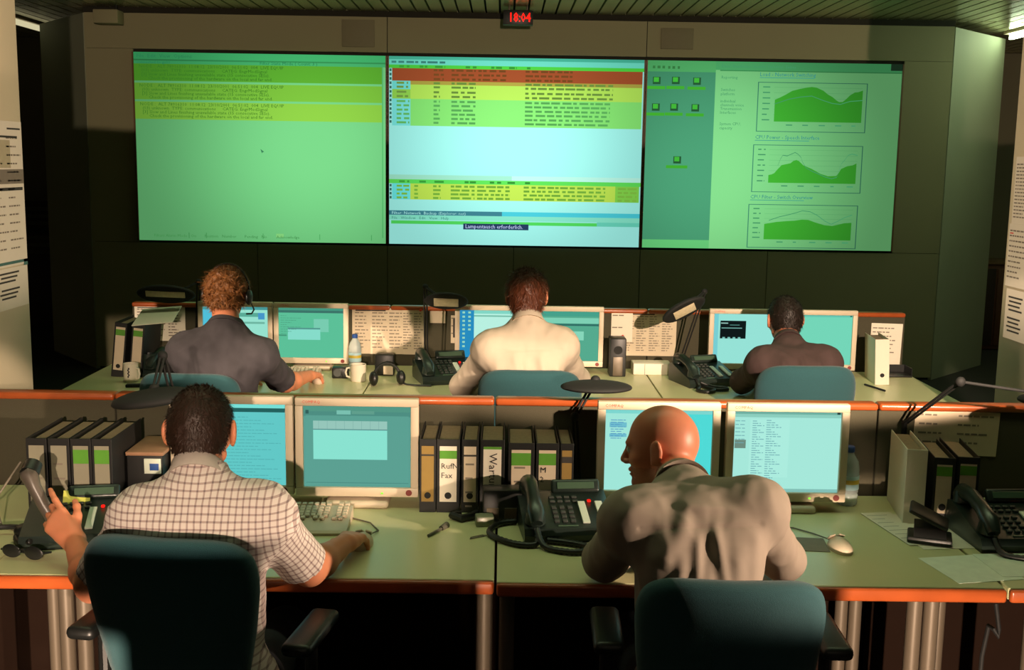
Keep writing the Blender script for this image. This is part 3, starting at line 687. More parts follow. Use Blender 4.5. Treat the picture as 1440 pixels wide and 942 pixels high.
# second dark headset-like receiver beside the rear middle phone
t = thing('headset', 'black headset lying beside the rear middle phone', 'headset', (-0.56, 5.50, DZ), 0.3)
MB().tube([(-0.07 * math.cos(a) , 0.02 * math.sin(a), 0.02 + 0.085 * math.sin(a)) for a in [PI * k / 12 for k in range(13)]], 0.008, black_m, 8).build('headband', t)
for sx in (-1, 1): MB().ell((sx * 0.068, 0, 0.036), (0.022, 0.036, 0.036), black_m).build('earcup', t)
MB().tube([(0.05, 0, 0.02), (0.09, -0.03, 0.006), (0.12, -0.06, 0.006), (0.20, -0.09, 0.006)], 0.005, black_m, 6).build('cable', t)

# ------------------------------------------------------------------ binders, books and papers
pinkish_m = pm('label_pale', (206, 190, 164), 0.8, var=0.05); shaded_lab = pm('label_shaded', (140, 136, 116), 0.8, var=0.06); yellow_lab = pm('label_ochre', (150, 122, 62), 0.8)  # front left binders' spine labels: shade put into their grey colour
def binder(label, loc, rotz, w_, d=0.285, h=0.315, tilt=0.0, lab='white', band=None, word=None, white_body=False, wordrot=False, group='ring binders', small=False, rows=0):
    """Lever-arch file, spine towards -y, origin at the spine's foot."""
    t = thing('ring_binder', label, 'binder', loc, 0, group, rot=(0, tilt, rotz))
    cm = white_m if white_body else cover_m
    c = MB()
    for sx in (-1, 1): c.rbox((sx * (w_ / 2 - 0.0015), d / 2, h / 2), (0.003, d, h), cm, 0.001, 1)
    c.rbox((0, 0.0015, h / 2), (w_ - 0.002, 0.003, h), cm, 0.001, 1)
    co = c.build('cover', t)
    MB().rbox((0, d * 0.54, h / 2 - 0.004), (w_ - 0.010, d * 0.88, h - 0.018), page_m, 0.002, 1).build('pages', t)
    lm = {'white': white_m, 'pale': pinkish_m, 'ochre': yellow_lab, 'grey': shaded_lab}[lab]
    lw = w_ * (0.74 if not white_body else 0.8)
    z1 = h - 0.022; z0 = 0.035
    l = MB(); l.rect(-lw / 2, z0, lw / 2, z1, -0.0006, lm); lo = l.build('spine_label', t, smooth=0)
    if band:
        MB().rect(-lw / 2, z1 - band[1], lw / 2, z1 - band[0], -0.0011, green_m if len(band) < 3 else ink_m).build('label_band', lo, smooth=0)
    if word:
        if wordrot: text(word, 0.036, ink_m, lo, (-0.010, -0.0016, z1 - 0.02), (PI / 2, PI / 2, 0), name='handwriting', sx=1.0)
        else:
            for k, wd in enumerate(word.split('|')): text(wd, 0.020 if len(wd) > 5 else 0.026, ink_m, lo, (-lw / 2 + 0.004, -0.0016, z1 - 0.072 - 0.030 * k), name='handwriting')
    if rows:
        r = random.Random(int(loc[0] * 997)); m = MB()
        for k in range(rows):
            z = z1 - 0.06 - 0.045 * k; m.rect(-lw * 0.36, z, lw * r.uniform(0.1, 0.36), z + 0.006, -0.0012, greyink_m)
        stuff(m.build('label_print', lo, smooth=0))
    MB().cyl((0, -0.0008, 0.055 if band or rows else 0.05), (0, 0.001, 0.055 if band or rows else 0.05), min(0.011, w_ * 0.2), blackmat_m, n=16).build('finger_hole', t)
    return t
LT = 0.0
binder('leftmost black binder of four beside front left phone, plain pale label', (-1.397, 3.345, DZ), 0.0, 0.062, h=0.25, lab='grey', rows=3, tilt=0.0)
binder('second from left of four black binders by front left phone, pale label', (-1.33, 3.345, DZ), 0.0, 0.064, h=0.25, lab='grey', rows=2, tilt=0.0)
binder('third of four binders by front left phone, narrower green-topped label', (-1.264, 3.345, DZ), 0.0, 0.062, h=0.25, lab='grey', band=(0.012, 0.055), tilt=0.0)
binder('rightmost of four binders by front left phone, green-topped label', (-1.201, 3.345, DZ), 0.0, 0.06, h=0.25, lab='grey', band=(0.012, 0.055), tilt=0.0)
# middle group of seven
y0 = 3.455
binder('leftmost black binder beside teal monitor, ochre spine label', (-0.226, y0, DZ), 0.0, 0.052, h=0.236, lab='ochre', band=(0.026, 0.032, 1), tilt=0.0, d=0.25)
binder('black binder with green-topped label handwritten in two words', (-0.162, y0, DZ), 0.0, 0.072, h=0.236, lab='white', band=(0.014, 0.040), word='RufNr|Fax', tilt=0.0, d=0.25)
binder('slim black binder with pale label between the two handwritten binders', (-0.094, y0, DZ), 0.0, 0.052, h=0.236, lab='pale', band=(0.026, 0.032, 1), rows=4, tilt=0.0, d=0.25)
binder('black binder with handwriting running down its white label', (-0.024, y0, DZ), 0.0, 0.076, h=0.236, lab='white', band=(0.0, 0.008), word='Wartung', wordrot=True, tilt=0.0, d=0.25)
binder('black binder with wide green-topped label behind the front middle phone', (0.066, y0 + 0.005, DZ), 0.0, 0.082, h=0.226, tilt=0.0, lab='pale', band=(0.010, 0.050), rows=2, d=0.25)
binder('black binder with green band right of the widest label, above phone', (0.148, y0 + 0.005, DZ), 0.0, 0.072, h=0.226, tilt=0.0, lab='pale', band=(0.010, 0.048), word='M|2', wordrot=False, d=0.25)
binder('dark green-labelled slim binder at right end of the middle binder row', (0.209, y0 + 0.005, DZ), 0.0, 0.042, h=0.226, tilt=0.0, lab='ochre', band=(0.020, 0.040, 1), d=0.25)
# right group
binder('white file box leaning left of two black binders', (1.283, 3.395, DZ), -0.15, 0.062, h=0.238, tilt=0.0, lab='white', white_body=True, d=0.27)
binder('black binder with green-topped label next to the white file box', (1.372, 3.400, DZ), -0.15, 0.062, h=0.212, tilt=0.0, lab='pale', band=(0.006, 0.036), d=0.26)
binder('black binder with green-topped label behind the front right phone', (1.448, 3.405, DZ), -0.15, 0.066, h=0.214, tilt=0.0, lab='pale', band=(0.006, 0.036), d=0.26)
# rear left
binder('left of two leaning binders by the white mug, green-topped label', (-1.925, 5.62, DZ), 0.0, 0.062, h=0.275, tilt=0.11, lab='pale', band=(0.012, 0.042))
binder('right of two leaning binders by the white mug, green-topped label', (-1.835, 5.62, DZ), 0.0, 0.062, h=0.27, tilt=0.10, lab='pale', band=(0.012, 0.042))
binder('white-backed binder standing right of the rear right monitors', (1.940, 5.68, DZ), -0.10, 0.07, h=0.235, tilt=-0.05, lab='white', white_body=True, d=0.25)
tag(MB().rbox((0, 0, 0), (0.20, 0.27, 0.004), white_m, 0.001, 1).build('paper_sheet', loc=(-1.745, 5.72, 1.018), rot=(0.18, -0.09, 0.08)), 'loose curled sheet lying on top of the rear left binders', 'paper')
# stack of magazines with box under
t = thing('magazine_box', 'dark box with printed lid beside the front left binders', 'box', (-1.106, 3.555, DZ), 0.0)
MB().rbox((0, 0, 0.087), (0.112, 0.21, 0.172), cover_m, 0.004).build('body', t)
MB().rbox((0, 0.0, 0.178), (0.118, 0.216, 0.012), pm('lid_print', (150, 112, 84), 0.7, var=0.35, scale=22), 0.003).build('lid', t)
MB().rbox((0.025, -0.108, 0.14), (0.052, 0.006, 0.048), strip_m, 0.002).rbox((0.031, -0.1115, 0.138), (0.028, 0.002, 0.022), pm('blue_mark', (40, 80, 150), 0.6), 0.001).build('card', t)
# dark clutter around the front left corner
t = thing('headset', 'black headset lying on desk at the far left edge', 'headset', (-1.44, 3.14, DZ + 0.022), 0.4, None)
MB().tube([(-0.08 * math.cos(a), 0.05 * math.sin(a), 0.0) for a in [PI * k / 12 for k in range(13)]], 0.008, black_m, 8).build('headband', t)
for sx in (-1, 1): MB().ell((sx * 0.078, -0.005, 0.0), (0.030, 0.034, 0.020), black_m).build('earcup', t)
tag(MB().tube([(-1.58, 3.40, DZ + 0.004), (-1.52, 3.44, DZ + 0.10), (-1.47, 3.40, DZ + 0.16), (-1.52, 3.32, DZ + 0.06), (-1.47, 3.25, DZ + 0.01), (-1.42, 3.22, DZ + 0.004), (-1.35, 3.10, DZ + 0.004)], 0.003, greyink_m, 6).build('cable'), 'thin cable looping at the left end of front desk', 'cable')
t = thing('sunglasses', 'dark folded spectacles lying at the left front desk edge', 'glasses', (-1.30, 2.99, DZ + 0.004), -0.25)
for sx in (-1, 1):
    MB().ell((sx * 0.035, 0, 0.016), (0.029, 0.004, 0.019), black_m).build('lens', t)
    MB().tube([(sx * 0.066, 0, 0.018), (sx * 0.067, 0.03, 0.012), (sx * 0.03, 0.035 + 0.006 * sx, 0.004), (-sx * 0.05, 0.02 + 0.006 * sx, 0.004)], 0.003, black_m, 6).build('temple', t)
MB().tube([(-0.01, 0, 0.02), (0, -0.001, 0.024), (0.01, 0, 0.02)], 0.003, black_m, 6).build('bridge', t)

def sheet(label, loc, w_, h_, rz=0.0, mat=white_m, rows=0, seed=1, hd=None, cols=1, group=None, name='paper_sheet'):
    t = thing(name, label, 'paper', loc, rz, group)
    MB().rbox((0, 0, 0.0006), (w_, h_, 0.0012), mat, 0.0002, 1).build('page', t)
    if rows:
        r = random.Random(seed); m = MB()
        for c in range(cols):
            x0 = -w_ * 0.43 + c * w_ * 0.88 / cols
            for k in range(rows):
                y = h_ * (0.40 - 0.82 * k / rows); x1 = x0 + w_ * 0.84 / cols * r.uniform(0.5, 1.0)
                m.add([(x0, y, 0.0015), (x1, y, 0.0015), (x1, y + h_ * 0.010, 0.0015), (x0, y + h_ * 0.010, 0.0015)], [(0, 1, 2, 3)], greyink_m)
        stuff(m.build('small_print', t, smooth=0))
    return t
def wall_sheet(label, loc, w_, h_, rows=12, cols=1, seed=1, mat=white_m, title=None, group=None, name='pinned_sheet', rot=0.0, rotz=0.0, blank=False, pic=None, bigrows=None, pin=None):
    """Sheet hung on an upright surface facing -y; origin at its centre."""
    t = thing(name, label, 'paper', loc, 0, group, rot=(0, rot, rotz))
    MB().rbox((0, 0, 0), (w_, 0.0016, h_), mat, 0.0003, 1).build('page', t)
    r = random.Random(seed); m = MB(); y = -0.0013
    if not blank:
        for c in range(cols):
            x0 = -w_ * 0.45 + c * w_ * 0.92 / cols
            for k in range(rows):
                z = h_ * (0.38 - 0.82 * k / rows); x = x0; xe = x0 + w_ * 0.84 / cols * r.uniform(0.45, 1.0)
                while x < xe:
                    q = min(r.uniform(0.01, 0.03), xe - x); m.rect(x, z, x + q, z + min(0.006, h_ * 0.3 / rows), y, greyink_m); x += q + 0.005
        if title: m.rect(-w_ * 0.44, h_ * 0.43, w_ * 0.1, h_ * 0.455, y, ink_m)
    if bigrows:
        for (u0, u1, v, th, mt) in bigrows: m.rect((u0 - 0.5) * w_, (0.5 - v - th) * h_, (u1 - 0.5) * w_, (0.5 - v) * h_, y, mt)
    if m.v: stuff(m.build('print', t, smooth=0))
    if pin: MB().cyl((pin[0] * w_, 0.0, pin[1] * h_), (pin[0] * w_, -0.010, pin[1] * h_), 0.007, logo_m, n=12).build('push_pin', t)
    return t
BF = BP_Y - 0.0245
wall_sheet('large printed list pinned on rear partition between left monitors and lamp', (-0.655, BF, 0.905), 0.30, 0.25, 11, 3, 21, pinkish_m, True, group='lists pinned on the rear partition')
wall_sheet('printed list pinned behind the thin lamp stem, left of the white-shirt man', (-0.475, BF - 0.002, 0.905), 0.125, 0.25, 14, 2, 22, pinkish_m, pin=(0.30, 0.47), group='lists pinned on the rear partition')
wall_sheet('small blank note pinned right of the thin lamp stem', (-0.345, BF, 0.985), 0.085, 0.065, blank=True, mat=pinkish_m, group=None)
wall_sheet('narrow dark-printed slip on rear partition beside the blue icon monitor', (-0.255, BF, 0.92), 0.04, 0.15, 3, 1, 23, pinkish_m, bigrows=[(0.3, 0.7, 0.1, 0.7, ink_m)])
wall_sheet('large dense timetable pinned under the tilted lamp, right of white-shirt man', (0.79, BF, 0.91), 0.30, 0.24, 15, 4, 24, pinkish_m, True, group='lists pinned on the rear partition')
wall_sheet('brightly lit sheet with red pin beside the timetable', (0.645, BF - 0.003, 0.945), 0.115, 0.16, 2, 1, 25, white_m, pin=(0.05, -0.30))
wall_sheet('printed list pinned at the left end of rear partition behind tilted lamp', (-1.835, BF, 0.93), 0.27, 0.19, 10, 3, 26, white_m, True, group='lists pinned on the rear partition')
wall_sheet('large brightly lit sheet at the right end of the rear partition', (2.075, BF, 0.865), 0.17, 0.24, 9, 1, 27, white_m, rot=0.02)
wall_sheet('rounded pale sheet of handwriting pinned on front partition above right phone', (1.53, FP_Y - 0.0245, 0.935), 0.285, 0.15, 4, 2, 28, pinkish_m, rot=0.03)
# sheets on the columns
CY = 4.62 - 0.001
wall_sheet('upper poster on left wall pier with a shaded photograph at its top', (-1.922, 4.455, 1.66), 0.30, 0.56, 14, 2, 31, white_m, name='poster', rotz=PI / 2, bigrows=[(0.55, 0.95, 0.045, 0.012, ink_m), (0.3, 0.85, 0.10, 0.014, ink_m), (0.0, 1.0, 0.33, 0.10, greyink_m), (0.0, 0.95, 0.455, 0.022, ink_m), (0.0, 0.62, 0.13, 0.19, pm('poster_tone', (180, 170, 140), 0.8)), (0.0, 1.0, 0.965, 0.02, pm('poster_teal', (70, 110, 104), 0.8)), (0.88, 1.0, 0.965, 0.045, pm('poster_teal', (70, 110, 104), 0.8))])
wall_sheet('lower notice on left wall pier with two blocks of heavy lines', (-1.922, 4.455, 1.295), 0.29, 0.16, 1, 1, 32, white_m, name='poster', rotz=PI / 2, blank=True, bigrows=[(0.1 + 0.05 * (k % 2), 0.72 - 0.06 * (k % 3), 0.10 + 0.10 * k + (0.1 if k > 2 else 0), 0.045, ink_m) for k in range(6)])
wall_sheet('upper printed sheet fixed on right wall pier', (2.042, 4.47, 1.73), 0.21, 0.27, 16, 1, 33, white_m, name='poster', rotz=-PI / 2)
wall_sheet('middle printed sheet fixed on right wall pier', (2.040, 4.48, 1.475), 0.21, 0.25, 10, 1, 34, white_m, name='poster', rotz=-PI / 2, bigrows=[(0.05, 0.2, 0.14, 0.02, logo_m)])
wall_sheet('lowest notice on right wall pier with bold heavy lines', (2.042, 4.47, 1.24), 0.20, 0.20, 1, 1, 35, white_m, name='poster', rotz=-PI / 2, blank=True, bigrows=[(0.12 + 0.04 * (k % 2), 0.75 - 0.05 * (k % 3), 0.14 + 0.085 * k + (0.08 if k > 3 else 0), 0.035, ink_m) for k in range(8)])
# loose paper on the front right desk
sheet('large pale sheet under the hole punch on front right desk', (1.335, 3.335, DZ + 0.0005), 0.25, 0.33, 0.12, white_m, 0, 41)
sheet('sheet with blue pen mark lying under the hole punch sheet', (1.225, 3.350, DZ + 0.002), 0.10, 0.31, 0.16, white_m, 7, 42)
sheet('pale sheet nearest the front edge at the right end desk', (1.305, 3.005, DZ + 0.0005), 0.20, 0.20, 0.20, pm('paper_cool', (232, 240, 222), 0.55), 0, 43)
sheet('second pale sheet right of the sheet nearest the edge', (1.455, 3.035, DZ + 0.002), 0.19, 0.18, 0.06, pm('paper_cool', (232, 240, 222), 0.55), 0, 44)
sheet('clear pad of small print left of the bald man\'s mouse', (0.915, 3.19, DZ + 0.0005), 0.085, 0.12, -0.1, greyink_m, 0, 45)
t = thing('hole_punch', 'black hole punch standing on the sheet by front right phone', 'hole punch', (1.275, 3.235, DZ + 0.003), -0.35)
MB().rbox((0, 0, 0.010), (0.125, 0.10, 0.020), black_m, 0.006, 2).build('base', t)
MB().prism_x([(-0.045, 0.02), (0.045, 0.02), (0.04, 0.05), (-0.03, 0.045)], -0.045, 0.045, black_m).build('body', t, smooth=0)
MB().rbox((-0.005, 0.0, 0.075), (0.12, 0.085, 0.014), black_m, 0.006, 2, rot=(0.1, 0.42, 0)).build('lever', t)

# ------------------------------------------------------------------ keyboards, mice
def keyboard(label, loc, rotz, w_=0.43):
    t = thing('keyboard', label, 'keyboard', loc, rotz, 'keyboards')
    MB().prism_x([(-0.10, 0.0), (0.085, 0.0), (0.085, 0.035), (0.06, 0.034), (-0.035, 0.022), (-0.095, 0.014), (-0.104, 0.008)], -w_ / 2, w_ / 2, beige_m).build('case', t, smooth=25)
    k = MB(); sl = math.atan2(0.012, 0.095)
    for r in range(6):
        y = -0.022 + r * 0.0185 + (0.006 if r == 5 else 0); z = 0.024 + (y + 0.035) * 0.126 + 0.003
        x = -w_ / 2 + 0.012
        while x < w_ / 2 - 0.02:
            ww = 0.100 if (r == 0 and -0.14 < x + w_ * 0.0 < -0.12) else 0.0165
            if not (abs(x - 0.085) < 0.006 or abs(x - 0.148) < 0.006): k.rbox((x + ww / 2, y, z), (ww - 0.002, 0.0155, 0.009), beige_m, 0.002, 1, rot=(sl, 0, 0))
            x += ww + 0.0022
    stuff(k.build('keys', t))
    MB().box((0, 0.05, 0.0335), (0.12, 0.006, 0.001), green_led if False else beige_m).build('lamp_strip', t, smooth=0)
    return t
keyboard('beige keyboard in front of the checked-shirt man', (-0.665, 3.315, DZ), 0.02)
keyboard('beige keyboard in front of the bald man', (0.56, 3.285, DZ), 0.0)
keyboard('beige keyboard in front of the black t-shirt man', (-1.13, 5.64, DZ), 0.05)
keyboard('beige keyboard in front of the white-shirt man', (0.13, 5.62, DZ), 0.0)
keyboard('beige keyboard in front of the dark-shirted man', (1.44, 5.74, DZ), 0.0, 0.40)
def mouse(label, loc, rotz, cable):
    t = thing('computer_mouse', label, 'mouse', loc, rotz, 'computer mice')
    b = MB(); b.ell((0, 0, 0.004), (0.031, 0.056, 0.032), beige_m); 
    b.v = [(x, y, max(z, 0.0)) for x, y, z in b.v]
    b.build('body', t, smooth=60)
    for sx in (-1, 1): MB().rbox((sx * 0.0125, 0.034, 0.029), (0.020, 0.034, 0.006), beige_m, 0.003, 2, rot=(-0.55, sx * 0.3, 0)).build('button', t)
    MB().tube(cable, 0.0022, greyink_m, 6).build('cable', t)
    return t
mouse("beige mouse under the checked-shirt man's right hand", (-0.392, 3.135, DZ), -0.1, [(0, 0.054, 0.01), (0.02, 0.13, 0.003), (-0.02, 0.2, 0.003), (-0.09, 0.24, 0.003), (-0.12, 0.29, 0.003)])
mouse('pale mouse standing free on desk right of the bald man', (0.985, 3.150, DZ), 0.15, [(0, 0.054, 0.01), (-0.02, 0.14, 0.003), (-0.06, 0.20, 0.003), (-0.13, 0.21, 0.003), (-0.19, 0.26, 0.003)])
mouse("mouse under the black t-shirt man's right hand", (-0.905, 5.545, DZ), 0.1, [(0, 0.054, 0.01), (0.02, 0.1, 0.003), (0, 0.2, 0.003)])

# ------------------------------------------------------------------ cups, bottles, small things
def mug(label, loc, rotz, r=0.038, h=0.092):
    t = thing('mug', label, 'mug', loc, rotz, 'white mugs')
    MB().lathe([(r * 0.92, 0), (r, 0.006), (r, h), (r - 0.004, h), (r - 0.005, 0.01), (0.001, 0.008)], glass_cup_m).build('body', t)
    MB().tube([(-r + 0.002, 0, h * 0.78), (-r - 0.018, 0, h * 0.74), (-r - 0.024, 0, h * 0.5), (-r - 0.018, 0, h * 0.26), (-r + 0.002, 0, h * 0.2)], 0.005, glass_cup_m, 8).build('handle', t)
    return t
m1 = mug('white mug with dark mark at left end of the rear desk', (-1.815, 5.50, DZ), 2.6, 0.036, 0.092)
mk = MB()
for k in range(6): 
    a0 = -PI / 2 - 2.6 - 0.18 + 0.0 ; rr = 0.0366
    a = a0 + 0.10 * (k % 2); z = 0.026 + 0.008 * k
    mk.add([(rr * math.cos(a), rr * math.sin(a), z), (rr * math.cos(a + 0.2), rr * math.sin(a + 0.2), z), (rr * math.cos(a + 0.2), rr * math.sin(a + 0.2), z + 0.009), (rr * math.cos(a), rr * math.sin(a), z + 0.009)], [(0, 1, 2, 3)], ink_m)
stuff(mk.build('mark', m1, smooth=0))
mug('plain white mug in front of the small bottle on rear desk', (-0.715, 5.60, DZ), 0.0, 0.039, 0.086)
bottle_m = bpy.data.materials.new('clear_plastic'); bottle_m.use_nodes = True
bb = bottle_m.node_tree.nodes['Principled BSDF']; bb.inputs['Base Color'].default_value = (0.75, 0.85, 0.85, 1); bb.inputs['Transmission Weight'].default_value = 0.7; bb.inputs['Roughness'].default_value = 0.08; bb.inputs['IOR'].default_value = 1.2
cap_m = pm('cap_blue', (28, 66, 132), 0.45); lab_m = pm('bottle_label', (150, 184, 190), 0.5, var=0.25, scale=25); laby_m = pm('label_yellow', (178, 156, 50), 0.5)
def bottle(label, loc, k=1.0):
    t = thing('water_bottle', label, 'bottle', loc, 0, 'water bottles')
    MB().lathe([(r * k, z * k) for r, z in ((0.028, 0), (0.033, 0.006), (0.034, 0.04), (0.032, 0.045), (0.034, 0.05), (0.034, 0.10), (0.0345, 0.13), (0.030, 0.155), (0.017, 0.176), (0.014, 0.182), (0.014, 0.188))], bottle_m).build('body', t)
    MB().lathe([(r * k, z * k) for r, z in ((0.0145, 0.186), (0.0155, 0.188), (0.0155, 0.204), (0.013, 0.207))], cap_m).build('cap', t)
    lb = MB().lathe([(0.0349 * k, 0.058 * k), (0.0352 * k, 0.059 * k), (0.0352 * k, 0.105 * k), (0.0349 * k, 0.106 * k)], lab_m).build('label', t)
    MB().lathe([(0.0354 * k, 0.078 * k), (0.0355 * k, 0.079 * k), (0.0355 * k, 0.092 * k), (0.0354 * k, 0.093 * k)], laby_m).build('label_band', lb)
    return t
bottle('clear water bottle with blue cap beside the bald man\'s right monitor', (1.140, 3.60, DZ), 0.95)
bottle('small clear bottle standing behind the plain white mug', (-0.765, 5.86, DZ), 0.95)
# pen, clips and slips on the middle desk
t = thing('pen', 'short dark pen lying on the middle front desk', 'pen', (-0.178, 3.272, DZ + 0.005), 1.1)
MB().cyl((-0.065, 0, 0), (0.01, 0, 0), 0.0045, pm('pen_grey', (90, 88, 76), 0.4), n=10).build('barrel', t); MB().cyl((0.01, 0, 0), (0.045, 0, 0.002), 0.008, pm('pen_grey', (90, 88, 76), 0.4), 0.010, 12).build('cap', t)
t = thing('paper_clip', 'thin wire clip lying before the front middle phone', 'clip', (-0.06, 3.215, DZ + 0.002), 0.6)
MB().tube([(-0.03, 0, 0), (0.02, 0, 0), (0.025, 0.006, 0), (0.02, 0.012, 0), (-0.02, 0.012, 0), (-0.024, 0.006, 0), (-0.02, 0.003, 0), (0.03, 0.004, 0)], 0.0014, greyink_m, 6).build('wire', t)
tag(MB().rbox((0, 0, 0.016), (0.055, 0.045, 0.032), pm('clear_box', (136, 140, 116), 0.3), 0.004).build('small_box', loc=(-0.045, 3.335, DZ), rot=(0, 0, 0.1)), 'tiny translucent box between pen and front middle phone', 'box')
t = thing('pen_tray', 'low black tray with cards left of front middle phone', 'tray', (0.008, 3.395, DZ), 0.05)
MB().rbox((0, 0, 0.052), (0.12, 0.07, 0.10), black_m, 0.006).build('body', t)
for x in (-0.03, 0.025): MB().rbox((x, -0.0362, 0.030), (0.038, 0.002, 0.034), pm('card_brown', (92, 80, 60), 0.7), 0.001, 1).build('card', t)
tag(MB().tube([(-0.125, 3.41, DZ + 0.013), (-0.145, 3.385, DZ + 0.013), (-0.115, 3.36, DZ + 0.013), (-0.085, 3.385, DZ + 0.013), (-0.07, 3.41, DZ + 0.013)], 0.012, black_m, 8).build('cable'), 'thick black cable coiled before the labelled binders', 'cable')
# rear desk odds and ends
t = thing('loudspeaker', 'black upright speaker beside white-shirt man\'s right monitor', 'loudspeaker', (0.603, 5.86, DZ), 0)
MB().rbox((0, 0, 0.10), (0.085, 0.11, 0.20), black_m, 0.006).build('cabinet', t); MB().rbox((0, -0.057, 0.055), (0.05, 0.004, 0.10), steel_m, 0.002).build('front_plate', t)
MB().cyl((0, -0.054, 0.14), (0, -0.060, 0.14), 0.022, blackmat_m, n=18).build('cone', t)
t = thing('paper_tray', 'brightly lit low pink-white tray under the timetable', 'tray', (0.792, 5.93, DZ), 0)
MB().rbox((0, 0, 0.030), (0.20, 0.12, 0.06), white_m, 0.004).build('body', t); MB().rbox((-0.04, -0.061, 0.030), (0.002, 0.002, 0.058), greyink_m, 0.0005, 1).build('divider', t)
t = thing('desk_tidy', 'black desk tidy left of rear middle phone', 'tray', (-0.60, 5.78, DZ), 0)
MB().rbox((0, 0.0, 0.055), (0.10, 0.07, 0.11), black_m, 0.01, 2).build('body', t); MB().rbox((0.02, -0.040, 0.03), (0.05, 0.012, 0.045), pinkish_m, 0.003).build('note_block', t)
t = thing('tape_dispenser', 'low black box between black t-shirt man\'s hand and mug', 'box', (-0.815, 5.68, DZ), 0.1)
MB().rbox((0, 0, 0.028), (0.085, 0.06, 0.056), black_m, 0.008).build('body', t)
MB().cyl((-0.015, -0.031, 0.03), (-0.015, 0.031, 0.03), 0.020, keycap_m, n=18).build('roll', t)
t = thing('letter_tray', 'black letter tray at the right end of rear desk', 'tray', (2.085, 5.955, DZ), 0)
MB().rbox((0, 0, 0.006), (0.17, 0.12, 0.010), black_m, 0.003).build('floor_plate', t)
for c, s_ in (((-0.083, 0, 0.025), (0.004, 0.12, 0.05)), ((0.083, 0, 0.025), (0.004, 0.12, 0.05)), ((0, 0.058, 0.025), (0.17, 0.004, 0.05))): MB().rbox(c, s_, black_m, 0.001, 1).build('side', t)
tag(MB().cyl((1.845, 5.66, DZ + 0.006), (1.895, 5.50, DZ + 0.006), 0.005, blackmat_m, n=10).build('pen'), 'dark pen lying alone on the right end of rear desk', 'pen')
tag(MB().rbox((0, 0, 0), (0.085, 0.04, 0.014), blackmat_m, 0.004).build('stapler', loc=(-1.755, 5.37, DZ + 0.0075), rot=(0, 0, 0.15)), 'small dark stapler below the white mug', 'stapler')
tag(MB().rbox((0, 0, 0.055), (0.11, 0.035, 0.11), white_m, 0.004).build('card_box', loc=(-1.72, 5.90, DZ), rot=(0, 0, 0)), 'bright white box under the loose sheet, behind rear left phone', 'box')
t = thing('tumbler', 'dark shiny tumbler between white mug and green-lit phone', 'tumbler', (-1.778, 5.66, DZ), 0)
MB().lathe([(0.028, 0), (0.033, 0.004), (0.036, 0.115), (0.033, 0.115), (0.030, 0.01), (0.001, 0.008)], phone_m).build('body', t)

# ------------------------------------------------------------------ task lamps
tube_m = pm('lamp_louvre', (204, 190, 158), 0.5, var=0.25, scale=60)
def lamp(label, base, elbow, head, head_rot, size=(0.105, 0.075, 0.026), face=None, post=0.0):
    """Articulated desk lamp; all points in world space, base on the desk or rail."""
    b = Vector(base); t = thing('desk_lamp', label, 'lamp', b, 0, 'articulated desk lamps')
    e = Vector(elbow) - b; h = Vector(head) - b
    MB().lathe([(0.028, 0), (0.028, 0.012), (0.024, 0.018), (0.014, 0.022), (0.013, 0.04), (0.001, 0.042)], blackmat_m).build('base', t)
    if post: MB().cyl((0, 0, 0.035), (0, 0, post), 0.009, blackmat_m, n=12).build('post', t)
    for o in (-0.007, 0.007): MB().cyl((o, 0, max(0.035, post - 0.01)), (e.x + o, e.y, e.z), 0.0042, blackmat_m, n=8).build('lower_arm', t)
    MB().ell((e.x, e.y, e.z), (0.016, 0.012, 0.016), blackmat_m, nu=14, nv=8).build('elbow_joint', t)
    R = Euler(head_rot).to_matrix(); att = h + R @ Vector((0, size[1] * 0.5, size[2] * 0.7))
    for o in (-0.006, 0.006): MB().cyl((e.x + o, e.y, e.z), (att.x + o, att.y, att.z), 0.0042, blackmat_m, n=8).build('upper_arm', t)
    MB().ell(att, (0.017, 0.017, 0.017), blackmat_m, nu=14, nv=8).build('head_joint', t)
    hd = MB(); hd.ell((0, 0, 0), size, blackmat_m, nu=30, nv=14)
    hd.v = [(x, y, z if z > -size[2] * 0.35 else -size[2] * 0.35) for x, y, z in hd.v]
    ho = hd.build('lamp_head', t, smooth=50, loc=h, rot=head_rot)
    if face: MB().rbox((face[0], face[1], -size[2] * 0.35 - 0.002), (face[2], face[3], 0.006), tube_m, 0.0025, 2).build('louvre', ho)
    return t
lamp('front left black lamp with its flat head over the dark box', (-1.022, 3.685, DZ), (-1.055, 3.50, 1.20), (-1.045, 3.36, 1.092), (0.04, -0.13, 0.1), (0.125, 0.075, 0.030), None)
lamp('black lamp with flat head above rail left of the bald man\'s monitors', (0.262, 3.690, DZ), (0.245, 3.675, 0.985), (0.312, 3.66, 1.088), (0.0, 0.0, 0.0), (0.118, 0.085, 0.020), None)
lamp('black lamp with angled arm at the right edge over front right binders', (1.345, 3.693, DZ), (1.425, 3.46, 1.160), (1.70, 3.40, 1.108), (0.0, 0.1, 0.0), (0.12, 0.07, 0.026), None, post=0.262)
lamp('rear left lamp, its head tipped to show the louvre above the sheet', (-1.635, 6.02, DZ), (-1.575, 5.88, 1.175), (-1.715, 5.78, 1.122), (-1.25, 0.03, 0.0), (0.150, 0.05, 0.034), (0, -0.004, 0.20, 0.032))
lamp('rear lamp on thin upright stem left of the white-shirt man', (-0.398, 5.93, DZ), (-0.402, 5.90, 1.165), (-0.285, 5.74, 1.112), (-0.85, 0.02, 0.0), (0.112, 0.06, 0.026), (0.0, 0.0, 0.125, 0.058))
lamp('rear lamp tilted steeply up right over the pinned timetable', (0.945, 5.95, DZ), (1.04, 5.82, 1.17), (0.905, 5.62, 1.100), (-0.85, -0.50, 0.0), (0.118, 0.058, 0.030), (0.0, 0.0, 0.115, 0.055))
